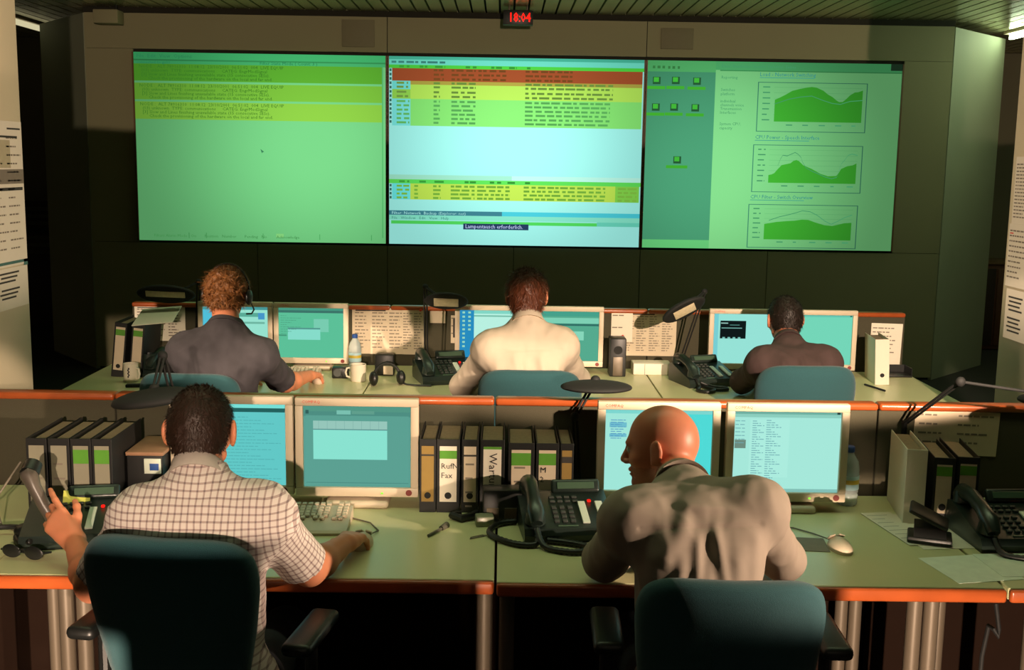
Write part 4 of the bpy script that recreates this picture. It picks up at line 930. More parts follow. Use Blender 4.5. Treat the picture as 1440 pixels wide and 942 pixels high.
# cable hanging at the right-hand desk joint
tag(MB().tube([(1.335, 2.90, 0.66), (1.335, 2.87, 0.60), (1.330, 2.86, 0.585), (1.322, 2.87, 0.60), (1.320, 2.90, 0.60), (1.322, 2.93, 0.50), (1.326, 2.94, 0.30), (1.33, 2.95, 0.004)], 0.006, blackmat_m, 8).build('power_cable'), 'black cable hanging below the joint of the right front desks', 'cable')
# far cabinets beyond the cheeks
t = thing('shelf_rack', 'dark shelf rack with box files beyond the left wall pier', 'shelf', (-4.86, 11.95, 0), 0)
MB().rbox((0, 0.2, 0.67), (0.55, 0.36, 1.33), pm('rack_brown', (52, 34, 24), 0.7), 0.006).build('carcass', t)
for k in range(7): MB().rbox((0, 0.018, 1.26 - 0.075 * k), (0.5, 0.02, 0.035 if k != 3 else 0.06), pm('rack_slot', (70, 66, 50), 0.6) if k != 3 else blackmat_m, 0.004).build('tray', t)
t = thing('cabinet', 'brown cabinet standing beyond the right wall pier', 'cabinet', (4.98, 11.4, 0), 0)
MB().rbox((0, 0.25, 0.44), (0.62, 0.5, 0.86), pm('cabinet_brown', (88, 50, 28), 0.55, var=0.2), 0.006).build('body', t); MB().rbox((0, 0.25, 0.885), (0.66, 0.54, 0.025), pm('cabinet_top', (110, 84, 56), 0.5), 0.006).build('top', t)
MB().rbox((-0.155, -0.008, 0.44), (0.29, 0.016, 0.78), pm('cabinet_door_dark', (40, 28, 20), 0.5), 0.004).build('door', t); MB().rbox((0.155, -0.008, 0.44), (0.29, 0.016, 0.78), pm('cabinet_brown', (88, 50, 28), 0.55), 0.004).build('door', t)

# ------------------------------------------------------------------ people: bodies grown as one smooth surface from a distance field
class Field:
    def __init__(s, lo, hi, h):
        s.lo = np.array(lo, float); s.h = h
        s.n = np.ceil((np.array(hi) - s.lo) / h).astype(int) + 1
        s.D = np.full(tuple(s.n), 1.0, np.float32)
    def _reg(s, lo, hi):
        a = np.maximum(np.floor((np.array(lo) - s.lo) / s.h).astype(int), 0)
        b = np.minimum(np.ceil((np.array(hi) - s.lo) / s.h).astype(int) + 1, s.n)
        if np.any(b <= a): return None, None
        ax = [s.lo[i] + s.h * np.arange(a[i], b[i]) for i in range(3)]
        X, Y, Z = np.meshgrid(*ax, indexing='ij')
        return tuple(slice(a[i], b[i]) for i in range(3)), (X.astype(np.float32), Y.astype(np.float32), Z.astype(np.float32))
    def _comb(s, sl, d, k, op):
        A = s.D[sl]
        if op == 'sub':
            if k > 0:
                hh = np.maximum(k - np.abs(-A - d), 0) / k; s.D[sl] = -(np.minimum(-A, d) - hh * hh * k / 4)
            else: s.D[sl] = np.maximum(A, -d)
        else:
            hh = np.maximum(k - np.abs(A - d), 0) / k; s.D[sl] = np.minimum(A, d) - hh * hh * k / 4
    def ell(s, c, r, k=0.02, R=None, op='add'):
        c = np.array(c, float); m = max(r) + k + 3 * s.h
        sl, P = s._reg(c - m, c + m)
        if sl is None: return
        x, y, z = P[0] - c[0], P[1] - c[1], P[2] - c[2]
        if R is not None:
            R = np.array(R); x, y, z = (R[0, 0] * x + R[1, 0] * y + R[2, 0] * z, R[0, 1] * x + R[1, 1] * y + R[2, 1] * z, R[0, 2] * x + R[1, 2] * y + R[2, 2] * z)
        k0 = np.sqrt((x / r[0]) ** 2 + (y / r[1]) ** 2 + (z / r[2]) ** 2); k1 = np.sqrt((x / r[0] ** 2) ** 2 + (y / r[1] ** 2) ** 2 + (z / r[2] ** 2) ** 2) + 1e-6
        s._comb(sl, k0 * (k0 - 1) / k1, k, op)
    def cap(s, a, b, ra, rb, k=0.02, flat=False, op='add', squash=None):
        a = np.array(a, float); b = np.array(b, float); m = max(ra, rb) + k + 3 * s.h
        sl, P = s._reg(np.minimum(a, b) - m, np.maximum(a, b) + m)
        if sl is None: return
        ba = b - a; L2 = float(ba @ ba)
        x, y, z = P[0] - a[0], P[1] - a[1], P[2] - a[2]
        t = (x * ba[0] + y * ba[1] + z * ba[2]) / L2; tc = np.clip(t, 0, 1)
        d = np.sqrt((x - ba[0] * tc) ** 2 + (y - ba[1] * tc) ** 2 + (z - ba[2] * tc) ** 2) - (ra + (rb - ra) * tc)
        if flat: d = np.maximum(d, (t - 1) * math.sqrt(L2))
        s._comb(sl, d, k, op)
    def plane_cut(s, p, n):
        """Keep the side the normal points away from."""
        p = np.array(p, float); n = np.array(n, float); n /= np.linalg.norm(n)
        ax = [s.lo[i] + s.h * np.arange(s.n[i]) for i in range(3)]
        d = (ax[0][:, None, None] - p[0]) * n[0] + (ax[1][None, :, None] - p[1]) * n[1] + (ax[2][None, None, :] - p[2]) * n[2]
        s.D = np.maximum(s.D, d.astype(np.float32))
    def mesh(s):
        D = s.D; neg = D < 0
        nx, ny, nz = s.n
        c = np.zeros((nx - 1, ny - 1, nz - 1), np.int8)
        for i in (0, 1):
            for j in (0, 1):
                for k in (0, 1): c += neg[i:nx - 1 + i, j:ny - 1 + j, k:nz - 1 + k]
        act = np.argwhere((c > 0) & (c < 8))
        idx = np.full(c.shape, -1, np.int64); idx[tuple(act.T)] = np.arange(len(act))
        acc = np.zeros((len(act), 3)); cnt = np.zeros(len(act))
        corners = [(i, j, k) for i in (0, 1) for j in (0, 1) for k in (0, 1)]
        for a in corners:
            for ax in range(3):
                if a[ax] == 1: continue
                b = list(a); b[ax] = 1
                pa = act + a; pb = act + b
                da = D[tuple(pa.T)]; db = D[tuple(pb.T)]
                mk = (da < 0) != (db < 0)
                t = np.where(mk, da / np.where(mk, da - db, 1), 0)
                p = pa + (pb - pa) * t[:, None]
                acc[mk] += p[mk]; cnt[mk] += 1
        V = s.lo + s.h * acc / cnt[:, None]
        Fs = []
        for ax in range(3):
            sa = [slice(1, -1)] * 3; sa[ax] = slice(0, -1); sb = list(sa); sb[ax] = slice(1, None)
            a = neg[tuple(sa)]; b = neg[tuple(sb)]
            off = [1, 1, 1]; off[ax] = 0
            u, v = (ax + 1) % 3, (ax + 2) % 3
            for sgn, mk in ((1, a & ~b), (-1, ~a & b)):
                e = np.argwhere(mk) + off
                q = []
                for du, dv in ((0, 0), (1, 0), (1, 1), (0, 1)):
                    p = e.copy(); p[:, u] -= 1 - du; p[:, v] -= 1 - dv
                    q.append(idx[tuple(p.T)])
                q = np.stack(q, 1)
                Fs.append(q if sgn > 0 else q[:, ::-1])
        Fq = np.concatenate(Fs)
        return V, Fq[(Fq >= 0).all(1)]

def np_obj(name, V, Q, mats, parent, mi=None, uv=None, center=(0, 0, 0)):
    V = V - np.array(center)
    me = bpy.data.meshes.new(name)
    me.vertices.add(len(V)); me.vertices.foreach_set('co', V.astype(np.float32).ravel())
    k = Q.shape[1]
    me.loops.add(Q.size); me.loops.foreach_set('vertex_index', Q.astype(np.int32).ravel())
    me.polygons.add(len(Q)); me.polygons.foreach_set('loop_start', np.arange(0, Q.size, k, dtype=np.int32))
    me.polygons.foreach_set('loop_total', np.full(len(Q), k, np.int32))
    me.polygons.foreach_set('use_smooth', np.ones(len(Q), bool))
    for m in mats: me.materials.append(m)
    if mi is not None: me.polygons.foreach_set('material_index', mi.astype(np.int32))
    if uv is not None:
        l = me.uv_layers.new(name='UVMap'); l.data.foreach_set('uv', uv.astype(np.float32).ravel())
    me.update(calc_edges=True); me.validate()
    o = bpy.data.objects.new(name, me); COL.objects.link(o); o.parent = parent
    return o
def vnormals(V, Q):
    n = np.cross(V[Q[:, 2]] - V[Q[:, 0]], V[Q[:, 3]] - V[Q[:, 1]]); N = np.zeros_like(V)
    for i in range(4): np.add.at(N, Q[:, i], n)
    return N / (np.linalg.norm(N, axis=1, keepdims=True) + 1e-9)
A = lambda *p: np.array(p, float)
lerp = lambda a, b, t: a + (b - a) * t
unit = lambda v: v / np.linalg.norm(v)
def rotm(yaw_=0, pitch_=0, roll_=0):
    return np.array(Matrix.Rotation(yaw_, 3, 'Z') @ Matrix.Rotation(pitch_, 3, 'X') @ Matrix.Rotation(roll_, 3, 'Y'))

def add_head(f, c, R, ear=1.0, k=1.0):
    """Head in its own axes: x to its right, y out of the face, z up; centre at half the head height."""
    W_ = lambda *p: c + R @ (np.array(p, float) * k)
    E_ = lambda p, r, kk=0.02, R2=None, op='add': f.ell(W_(*p), [q * k for q in r], kk, R if R2 is None else R @ R2, op)
    C_ = lambda a, b, ra, rb, kk=0.015, op='add': f.cap(W_(*a), W_(*b), ra * k, rb * k, kk, op=op)
    E_((0, -0.012, 0.030), (0.074, 0.095, 0.087), 0.01)
    E_((0, -0.045, 0.010), (0.066, 0.060, 0.070), 0.02)
    E_((0, 0.030, -0.030), (0.058, 0.056, 0.080), 0.03)
    C_((-0.050, -0.005, -0.058), (0, 0.062, -0.092), 0.018, 0.021); C_((0.050, -0.005, -0.058), (0, 0.062, -0.092), 0.018, 0.021)
    E_((0, 0.070, -0.096), (0.020, 0.016, 0.014), 0.015)
    C_((-0.034, 0.076, 0.020), (0.034, 0.076, 0.020), 0.012, 0.012, 0.015)
    for sx in (-1, 1): E_((sx * 0.032, 0.094, 0.004), (0.016, 0.014, 0.011), 0.012, None, 'sub')
    for sx in (-1, 1): E_((sx * 0.046, 0.055, -0.025), (0.020, 0.020, 0.018), 0.02)
    C_((0, 0.086, 0.012), (0, 0.107, -0.028), 0.0075, 0.0105, 0.012)
    for sx in (-1, 1): E_((sx * 0.012, 0.096, -0.034), (0.008, 0.010, 0.007), 0.008)
    E_((0, 0.086, -0.056), (0.024, 0.010, 0.0065), 0.006); E_((0, 0.083, -0.069), (0.020, 0.010, 0.007), 0.006)
    E_((0, 0.096, -0.0625), (0.022, 0.012, 0.0018), 0.004, None, 'sub')
    for sx in (-1, 1):
        R2 = rotm(sx * 0.42, 0.12, 0)
        E_((sx * 0.086, -0.012, 0.000), (0.0085 * ear, 0.021, 0.035), 0.008, R2)
        E_((sx * 0.083, -0.002, -0.026), (0.006, 0.010, 0.012), 0.006)
        E_((sx * 0.0965, -0.008, 0.004), (0.005, 0.012, 0.022), 0.004, R2, 'sub')
def add_hand(f, w0, d, n, side, curl=(0.5, 0.6, 0.65, 0.7), spread=0.10, thumb_in=0.5, sc=1.0, lens=None):
    """Palm, four jointed fingers of unequal length and a thumb leaving the side of the palm; side=+1 right hand."""
    d = unit(np.array(d, float)); n = np.array(n, float); n = unit(n - d * (n @ d)); t = np.cross(d, n) * (-side)
    lat = [0.029, 0.010, -0.009, -0.027]; fwd = [0.086, 0.091, 0.086, 0.076]; L = [(0.042, 0.026, 0.021), (0.046, 0.030, 0.022), (0.042, 0.028, 0.021), (0.034, 0.021, 0.019)]
    for i in range(4):
        f.cap(w0 + t * lat[i] * 0.55 * sc, w0 + (t * lat[i] + d * fwd[i]) * sc, 0.0150 * sc, 0.0118 * sc, 0.016)
    f.cap(w0 + (t * 0.012 + d * 0.03) * sc, w0 + (t * -0.014 + d * 0.035) * sc, 0.016 * sc, 0.015 * sc, 0.015)
    for i in range(4):
        p = w0 + (t * lat[i] + d * fwd[i]) * sc; a = 0.0
        sp = t * (lat[i] / 0.03) * spread
        c_ = curl[i]
        for j, r in enumerate((0.0095, 0.0085, 0.0076)):
            a += c_ * (0.9, 1.1, 0.7)[j]
            dr = unit(d * math.cos(a) - n * math.sin(a) + sp * math.cos(a)); q = p + dr * L[i][j] * sc
            f.cap(p, q, r * sc, (r - 0.0008) * sc, 0.004); p = q
    p = w0 + (t * 0.020 + d * 0.020 - n * 0.004) * sc; a = 0.0
    for j, (l, r) in enumerate(((0.044, 0.0125), (0.033, 0.0105), (0.026, 0.0092))):
        dr = unit(t * (0.85 - thumb_in * (0.35 + 0.35 * j)) + d * (0.75 + 0.1 * j) - n * (0.25 + thumb_in * 0.35 * j)); q = p + dr * l * sc
        f.cap(p, q, r * sc, (r - 0.001) * sc, 0.008); p = q

def hair_cap(name, parent, c, R, mat, k=1.0, thick=0.010, blades=5000, length=0.016, curly=0.0, hairline=0.010, nape=-0.075, h=0.005, low=0.0, seed=1):
    f = Field(c - 0.16, c + 0.16, h)
    W_ = lambda *p: c + R @ (np.array(p, float) * k)
    f.ell(W_(0, -0.012, 0.030), [q * k + thick for q in (0.074, 0.095, 0.087)], 0.01, R)
    f.ell(W_(0, -0.045, 0.008), [q * k + thick * 0.8 for q in (0.066, 0.060, 0.072)], 0.02, R)
    f.ell(W_(0, -0.045, -0.030 - low), [(q * k + thick * 0.5) for q in (0.052, 0.046, 0.048)], 0.025, R)
    n = R @ unit(A(0, 0.68, -0.73)); f.plane_cut(c + n * hairline * k, n)
    f.plane_cut(W_(0, 0, nape), R @ unit(A(0, -0.15, -1)))
    for sx in (-1, 1): f.ell(W_(sx * 0.092, 0.002, -0.006), (0.026, 0.032, 0.042), 0.004, R, 'sub')
    V, Q = f.mesh(); N = vnormals(V, Q)
    r = np.random.default_rng(seed)
    d = np.array([noise.noise(Vector(v * 38)) for v in V]) * (0.5 + curly) + np.array([noise.noise(Vector(v * 90)) for v in V]) * 0.35
    V = V + N * (d * thick * (0.55 + curly * 0.8))[:, None]
    # strands
    N = vnormals(V, Q)
    fi = r.integers(0, len(Q), blades); bw = r.random((blades, 4)); bw /= bw.sum(1, keepdims=True)
    P = (V[Q[fi]] * bw[:, :, None]).sum(1); Nn = N[Q[fi, 0]]
    inl = R.T @ (P - c).T; keep = inl[1] < 0.075 * k; P, Nn = P[keep], Nn[keep]; B = len(P)
    g = (R @ A(0, -0.35, -1.0))[None, :] + r.normal(0, 0.35 + curly, (B, 3)); g -= Nn * (g * Nn).sum(1, keepdims=True); g /= np.linalg.norm(g, axis=1, keepdims=True) + 1e-9
    out = 0.40 + 0.5 * r.random((B, 1)) * (1 + curly); dr = g + Nn * out; dr /= np.linalg.norm(dr, axis=1, keepdims=True)
    sd = np.cross(dr, Nn); sd /= np.linalg.norm(sd, axis=1, keepdims=True) + 1e-9
    ln = length * (0.5 + r.random((B, 1))); wd = 0.0011
    mid = P + dr * ln * 0.55; tip = mid + (dr * 0.5 + g * 0.6 + r.normal(0, 0.25 + curly, (B, 3))) * ln * 0.5
    o = len(V)
    VV = np.concatenate([V, P - Nn * 0.002 - sd * wd, P - Nn * 0.002 + sd * wd, mid + sd * wd * 0.8, mid - sd * wd * 0.8, tip + sd * wd * 0.2, tip - sd * wd * 0.2])
    i = np.arange(B) + o
    Q2 = np.concatenate([Q, np.stack([i, i + B, i + 2 * B, i + 3 * B], 1), np.stack([i + 3 * B, i + 2 * B, i + 4 * B, i + 5 * B], 1)])
    return np_obj(name, VV, Q2, [mat], parent)

def cloth_noise(V, N, amp, sc, seed):
    off = Vector((seed * 3.1, seed * 1.7, seed * 0.9))
    d = np.empty(len(V))
    for i, v in enumerate(V):
        q = Vector((v[0] * sc, v[1] * sc, v[2] * sc * 0.55)) + off
        d[i] = (1 - abs(noise.noise(q)) * 2.2) * 0.6 + noise.noise(q * 2.3) * 0.5
    return d * amp
def fold_lines(V, N, folds):
    """Sewn-in pull folds over the back: (x0, z0, x1, z1, width, height) in world x/z on the side towards -y."""
    d = np.zeros(len(V)); back = np.clip(-N[:, 1] * 1.6, 0, 1)
    P = V[:, [0, 2]]
    for x0, z0, x1, z1, wd, ht in folds:
        a = A(x0, z0); b = A(x1, z1); ba = b - a
        t = np.clip(((P - a) @ ba) / (ba @ ba), 0, 1); q = np.linalg.norm(P - (a + t[:, None] * ba), axis=1)
        d += ht * np.exp(-(q / wd) ** 2) * np.clip(np.minimum(t * 5, (1 - t) * 5) + 0.15, 0, 1)
    return d * back

def person(label, J, shirt_mats, skin, trouser_mat, hair=None, long_sleeve=False, collar=True, h=0.006, folds=(), wr=0.004, eyes=True, check=False, stubble=False, body_k=1.0, sleeve_to=0.8, hands=()):
    J = {k: (np.array(v, float) if not np.isscalar(v) else v) for k, v in J.items()}
    P = J['pelvis']; base = A(P[0], P[1], 0)
    t = thing('person', label, 'person', tuple(base))
    Sm = (J['sl'] + J['sr']) / 2; ux = unit(J['sr'] - J['sl']); uz = unit(Sm - P); ux = unit(ux - uz * (ux @ uz)); uy = np.cross(uz, ux); Rt = np.stack([ux, uy, uz], 1)
    half = np.linalg.norm(J['sr'] - J['sl']) / 2
    hc, hr = J['head'], J['headR']; hk = J.get('hk', 1.0)
    nb = J['nb']; skull_base = hc + hr @ (A(0, -0.030, -0.060) * hk)
    hips = [P + ux * s * 0.09 + A(0, 0.02, -0.01) for s in (-1, 1)]
    kn = J['knees']; an = J['ankles']
    allp = np.stack([P, J['sl'], J['sr'], J['el'], J['er'], J['wl'], J['wr'], hc, nb, *kn, *an])
    lo = allp.min(0) - 0.24; hi = allp.max(0) + 0.24; lo[2] = max(lo[2], 0.0)
    def torso(f, g, arms=True):
        f.ell(lerp(P, Sm, 0.66), (half * 0.92 + g, 0.112 + g, 0.20), 0.05, Rt)
        f.ell(lerp(P, Sm, 0.34) + uy * 0.015, (half * 0.92 * body_k + g, (0.112 + g) * body_k, 0.19), 0.06, Rt)
        f.ell(P + A(0, 0.0, 0.01), (0.165 + g, 0.120 + g, 0.11), 0.05, Rt)
        f.cap(J['sl'] - uy * 0.01, J['sr'] - uy * 0.01, 0.054 + g, 0.054 + g, 0.06)
        for s in ('sl', 'sr'): f.cap(lerp(nb, J[s], 0.22) - A(0, 0, 0.012), J[s], 0.044 + g, 0.046 + g, 0.07)
        for sg in (-1, 1): f.ell(lerp(P, Sm, 0.80) + ux * sg * half * 0.52 - uy * 0.055, (0.075, 0.05 + g, 0.09), 0.04, Rt)
    # body
    f = Field(lo, hi, h)
    torso(f, -0.006)
    f.cap(nb, skull_base, 0.058, 0.055, 0.03)
    add_head(f, hc, hr, 1.0, hk)
    for s, e, w_ in (('sl', 'el', 'wl'), ('sr', 'er', 'wr')):
        f.cap(J[s], J[e], 0.046, 0.041, 0.03); m = lerp(J[e], J[w_], 0.3)
        f.cap(J[e], m, 0.040, 0.041, 0.02); f.cap(m, J[w_], 0.041, 0.0265, 0.02)
    for hd in hands: add_hand(f, *hd[0], **hd[1])
    for hp, k_, a_ in zip(hips, kn, an):
        f.cap(hp, k_, 0.080, 0.056, 0.04); m = lerp(k_, a_, 0.35); f.cap(k_, m, 0.055, 0.056, 0.03); f.cap(m, a_, 0.056, 0.038, 0.03)
        f.cap(a_ + A(0, -0.03, -0.03), a_ + A(0, 0.13, -0.05), 0.035, 0.026, 0.02)
    V, Q = f.mesh()
    mats = [skin]; mi = None
    if stubble:
        fc = V[Q].mean(1); l = (hr.T @ (fc - hc).T).T / hk
        jaw = (l[:, 2] < -0.045) & (l[:, 2] > -0.125) & (l[:, 1] > 0.0) & (l[:, 1] < 0.2) & ~((np.abs(l[:, 0]) < 0.026) & (l[:, 2] > -0.078))
        crown = (np.abs(l[:, 0] - 0.03) < 0.026) & (l[:, 2] > 0.075) & (l[:, 1] > -0.075) & (l[:, 1] < 0.05)
        mi = np.where(jaw | crown, 1, 0); mats = [skin, stubble_m]
    body = np_obj('body', V, Q, mats, t, mi, center=base)
    if eyes:
        for sx in (-1, 1):
            c = hc + hr @ (A(sx * 0.032, 0.0735, 0.004) * hk) - base
            eo = MB().ell(c, (0.0118, 0.0118, 0.0118), pm('eye_white', (210, 200, 186), 0.25), nu=14, nv=8).build('eye', t)
            MB().ell(hc + hr @ (A(sx * 0.032, 0.0822, 0.004) * hk) - base, (0.0045, 0.0045, 0.0045), pm('iris', (60, 50, 40), 0.2), nu=10, nv=6).build('iris', eo)
    # shirt
    f = Field(lo, hi, max(h, 0.0055))
    torso(f, 0.010)
    f.ell(P + A(0, 0.0, 0.0), (0.178, 0.135, 0.10), 0.05, Rt)
    ax = unit(skull_base - nb)
    f.cap(lerp(nb, Sm, 0.2) - A(0, 0, 0.01), nb + ax * 0.024, 0.070, 0.0615, 0.03, flat=True)
    for s, e, w_ in (('sl', 'el', 'wl'), ('sr', 'er', 'wr')):
        if long_sleeve:
            f.cap(J[s], J[e], 0.060, 0.054, 0.065); f.cap(J[e], lerp(J[e], J[w_], 0.93), 0.054, 0.038, 0.025, flat=True)
        else:
            f.cap(J[s], lerp(J[s], J[e], sleeve_to), 0.058, 0.062, 0.06, flat=True)
    f.plane_cut(P + A(0, 0, -0.035), A(0, 0, -1))
    V, Q = f.mesh(); N = vnormals(V, Q)
    # a little smoothing, then creases
    d = cloth_noise(V, N, wr, 13.0, abs(P[0]) * 7 + 1) + fold_lines(V, N, folds)
    off = Vector((P[0], 3.0, 1.0)); fine = np.array([noise.noise(Vector((v[0] * 34, v[1] * 34, v[2] * 20)) + off) for v in V]) * 0.0016
    d = d + fine
    for s, e in (('sl', 'el'), ('sr', 'er')):          # seam where the sleeve is set in
        ba = J[e] - J[s]; L_ = np.linalg.norm(ba); t_ = (V - J[s]) @ (ba / L_); q_ = np.linalg.norm(V - J[s] - t_[:, None] * (ba / L_), axis=1)
        d -= 0.0035 * np.exp(-((t_ - 0.012) / 0.006) ** 2) * (q_ < 0.085) * np.clip(-N[:, 1] + 0.5, 0, 1)
    if collar is True:                                  # yoke seam across the shoulders
        zy = Sm[2] + 0.004 + 0.10 * (V[:, 0] - Sm[0]) * (J['sr'][2] - J['sl'][2]) / (2 * half) * 5
        d -= 0.0030 * np.exp(-((V[:, 2] - zy) / 0.005) ** 2) * np.clip(-N[:, 1] * 2, 0, 1) * (np.abs((V - Sm) @ ux) < half)
    V2 = V + N * d[:, None]
    uv = None
    if check:
        fcn = V[Q].mean(1)
        def seg_d(a, b):
            ba = b - a; tt = np.clip(((fcn - a) @ ba) / (ba @ ba), 0, 1); return np.linalg.norm(fcn - (a + tt[:, None] * ba), axis=1)
        dl = seg_d(lerp(J['sl'], J['el'], 0.22), J['el']); dr_ = seg_d(lerp(J['sr'], J['er'], 0.22), J['er'])
        reg = np.zeros(len(Q), int); reg[dl < 0.078] = 1; reg[(dr_ < 0.078) & (dr_ < dl)] = 2
        uvs = np.zeros((len(Q), 4, 2)); vv = V[Q]
        uvs[:, :, 0] = (vv - P) @ ux; uvs[:, :, 1] = vv[:, :, 2]
        for g, (a, b) in ((1, (J['sl'], J['el'])), (2, (J['sr'], J['er']))):
            ba = unit(b - a); e1 = unit(np.cross(ba, A(0, 1, 0.2))); e2 = np.cross(ba, e1)
            m = reg == g; q = vv[m] - a
            uvs[m, :, 0] = np.arctan2(q @ e2, q @ e1) * 0.062; uvs[m, :, 1] = q @ ba
        uv = uvs.reshape(-1, 2)
    np_obj('shirt', V2, Q, shirt_mats, t, None, uv, center=base)
    # collar: a folded band round the neck
    if collar:
        mb = MB(); Nn = 40; e1 = ux; e2 = unit(np.cross(ax, e1)); vs_ = []
        prof = [(0.0575, 0.006), (0.0575, 0.034), (0.0605, 0.040), (0.065, 0.034), (0.0735, 0.000), (0.0745, -0.008), (0.066, -0.004)] if collar is True else [(0.066, 0.0), (0.065, 0.012), (0.069, 0.015), (0.072, 0.008), (0.073, -0.004), (0.068, -0.004)]
        for k in range(Nn):
            a = 2 * PI * k / Nn
            for r_, z_ in prof:
                drop = -0.022 * max(0, math.sin(a)) if True else 0
                vs_.append(nb - base + ax * (z_ + drop - 0.002) + (e1 * math.cos(a) + e2 * math.sin(a)) * (r_ + 0.004 * max(0, math.sin(a))))
        m_ = len(prof); fs = [(k * m_ + j, ((k + 1) % Nn) * m_ + j, ((k + 1) % Nn) * m_ + (j + 1) % m_, k * m_ + (j + 1) % m_) for k in range(Nn) for j in range(m_)]
        mb.add(vs_, [q[::-1] for q in fs], shirt_mats[0] if not check else J_collar_m); mb.build('collar', t, smooth=60)
    # trousers and shoes
    f = Field(allp.min(0) * [1, 1, 0] + A(-0.2, -0.2, 0.02), A(allp[:, 0].max() + 0.2, allp[:, 1].max() + 0.2, P[2] + 0.16), 0.010)
    f.ell(P, (0.178, 0.132, 0.115), 0.05, Rt)
    for hp, k_, a_ in zip(hips, kn, an):
        f.cap(hp, k_, 0.092, 0.068, 0.04); f.cap(k_, lerp(k_, a_, 0.92), 0.068, 0.056, 0.03, flat=True)
    f.plane_cut(P + A(0, 0, 0.06), A(0, 0, 1))
    V, Q = f.mesh(); N = vnormals(V, Q); V = V + N * cloth_noise(V, N, 0.004, 11, 5)[:, None]
    np_obj('trousers', V, Q, [trouser_mat], t, center=base)
    for a_ in an:
        f = Field(a_ + A(-0.08, -0.12, -0.09), a_ + A(0.08, 0.24, 0.08), 0.008)
        f.cap(a_ + A(0, -0.04, -0.035), a_ + A(0, 0.06, -0.045), 0.044, 0.042, 0.02); f.cap(a_ + A(0, 0.06, -0.045), a_ + A(0, 0.16, -0.053), 0.042, 0.033, 0.03); f.cap(a_ + A(0, -0.03, 0), a_ + A(0, -0.025, 0.04), 0.045, 0.043, 0.02)
        f.plane_cut(a_ + A(0, 0, -0.088), A(0, 0, -1))
        V, Q = f.mesh(); np_obj('shoe', V, Q, [black_m], t, center=base)
    if hair:
        ho = hair_cap('hair', t, hc - base, hr, hair['mat'], hk, **{k_: v for k_, v in hair.items() if k_ != 'mat'})
    return t

# shirt cloths
def check_cloth():
    m = bpy.data.materials.new('checked_cotton'); m.use_nodes = True; nt = m.node_tree; b = nt.nodes['Principled BSDF']
    uv = nt.nodes.new('ShaderNodeUVMap'); sp = nt.nodes.new('ShaderNodeSeparateXYZ'); nt.links.new(uv.outputs['UV'], sp.inputs[0])
    def line(sock, width):
        mu = nt.nodes.new('ShaderNodeMath'); mu.operation = 'MULTIPLY'; mu.inputs[1].default_value = 1 / 0.0158; nt.links.new(sock, mu.inputs[0])
        fr = nt.nodes.new('ShaderNodeMath'); fr.operation = 'FRACT'; nt.links.new(mu.outputs[0], fr.inputs[0])
        lt = nt.nodes.new('ShaderNodeMath'); lt.operation = 'LESS_THAN'; lt.inputs[1].default_value = width; nt.links.new(fr.outputs[0], lt.inputs[0]); return lt.outputs[0]
    a, c = line(sp.outputs[0], 0.27), line(sp.outputs[1], 0.27)
    ad = nt.nodes.new('ShaderNodeMath'); ad.operation = 'ADD'; nt.links.new(a, ad.inputs[0]); nt.links.new(c, ad.inputs[1])
    cr = nt.nodes.new('ShaderNodeValToRGB'); cr.color_ramp.interpolation = 'CONSTANT'
    cr.color_ramp.elements[0].color = lin((214, 204, 196)); cr.color_ramp.elements[1].position = 0.4; cr.color_ramp.elements[1].color = lin((172, 154, 148))
    e = cr.color_ramp.elements.new(0.75); e.color = lin((126, 110, 110))
    hv = nt.nodes.new('ShaderNodeMath'); hv.operation = 'MULTIPLY'; hv.inputs[1].default_value = 0.5; nt.links.new(ad.outputs[0], hv.inputs[0]); nt.links.new(hv.outputs[0], cr.inputs[0])
    nt.links.new(cr.outputs[0], b.inputs['Base Color']); b.inputs['Roughness'].default_value = 0.9
    return m
check_m = check_cloth()
J_collar_m = pm('collar_cotton', (188, 178, 168), 0.9, var=0.12, scale=60)
taupe_m = pm('taupe_cotton', (146, 132, 118), 0.85, var=0.06, scale=20)
tshirt_m = pm('black_jersey', (54, 51, 55), 0.9, var=0.5, scale=16)
white_shirt_m = pm('white_cotton', (190, 176, 156), 0.85, var=0.04, scale=20)
dark_shirt_m = pm('dark_cotton', (70, 52, 50), 0.85, var=0.12, scale=20)
trouser_m = pm('dark_trousers', (34, 36, 44), 0.9, var=0.2); jeans_m = pm('jeans', (46, 58, 84), 0.9, var=0.25, scale=60)
hair_dark = pm('hair_dark_brown', (44, 26, 16), 0.55, var=0.4, scale=60); hair_brown = pm('hair_brown', (96, 50, 28), 0.5, var=0.4, scale=60)
hair_fair = pm('hair_fair_curls', (142, 92, 48), 0.5, var=0.4, scale=50); hair_black = pm('hair_near_black', (34, 22, 16), 0.55, var=0.4, scale=60)

def J_(**k): return k
def legs(px, py, dy=0.42, zk=0.50):
    return dict(knees=[A(px - 0.12, py + dy, zk), A(px + 0.12, py + dy, zk)], ankles=[A(px - 0.11, py + dy + 0.05, 0.09), A(px + 0.13, py + dy + 0.02, 0.09)])
ca = np.array
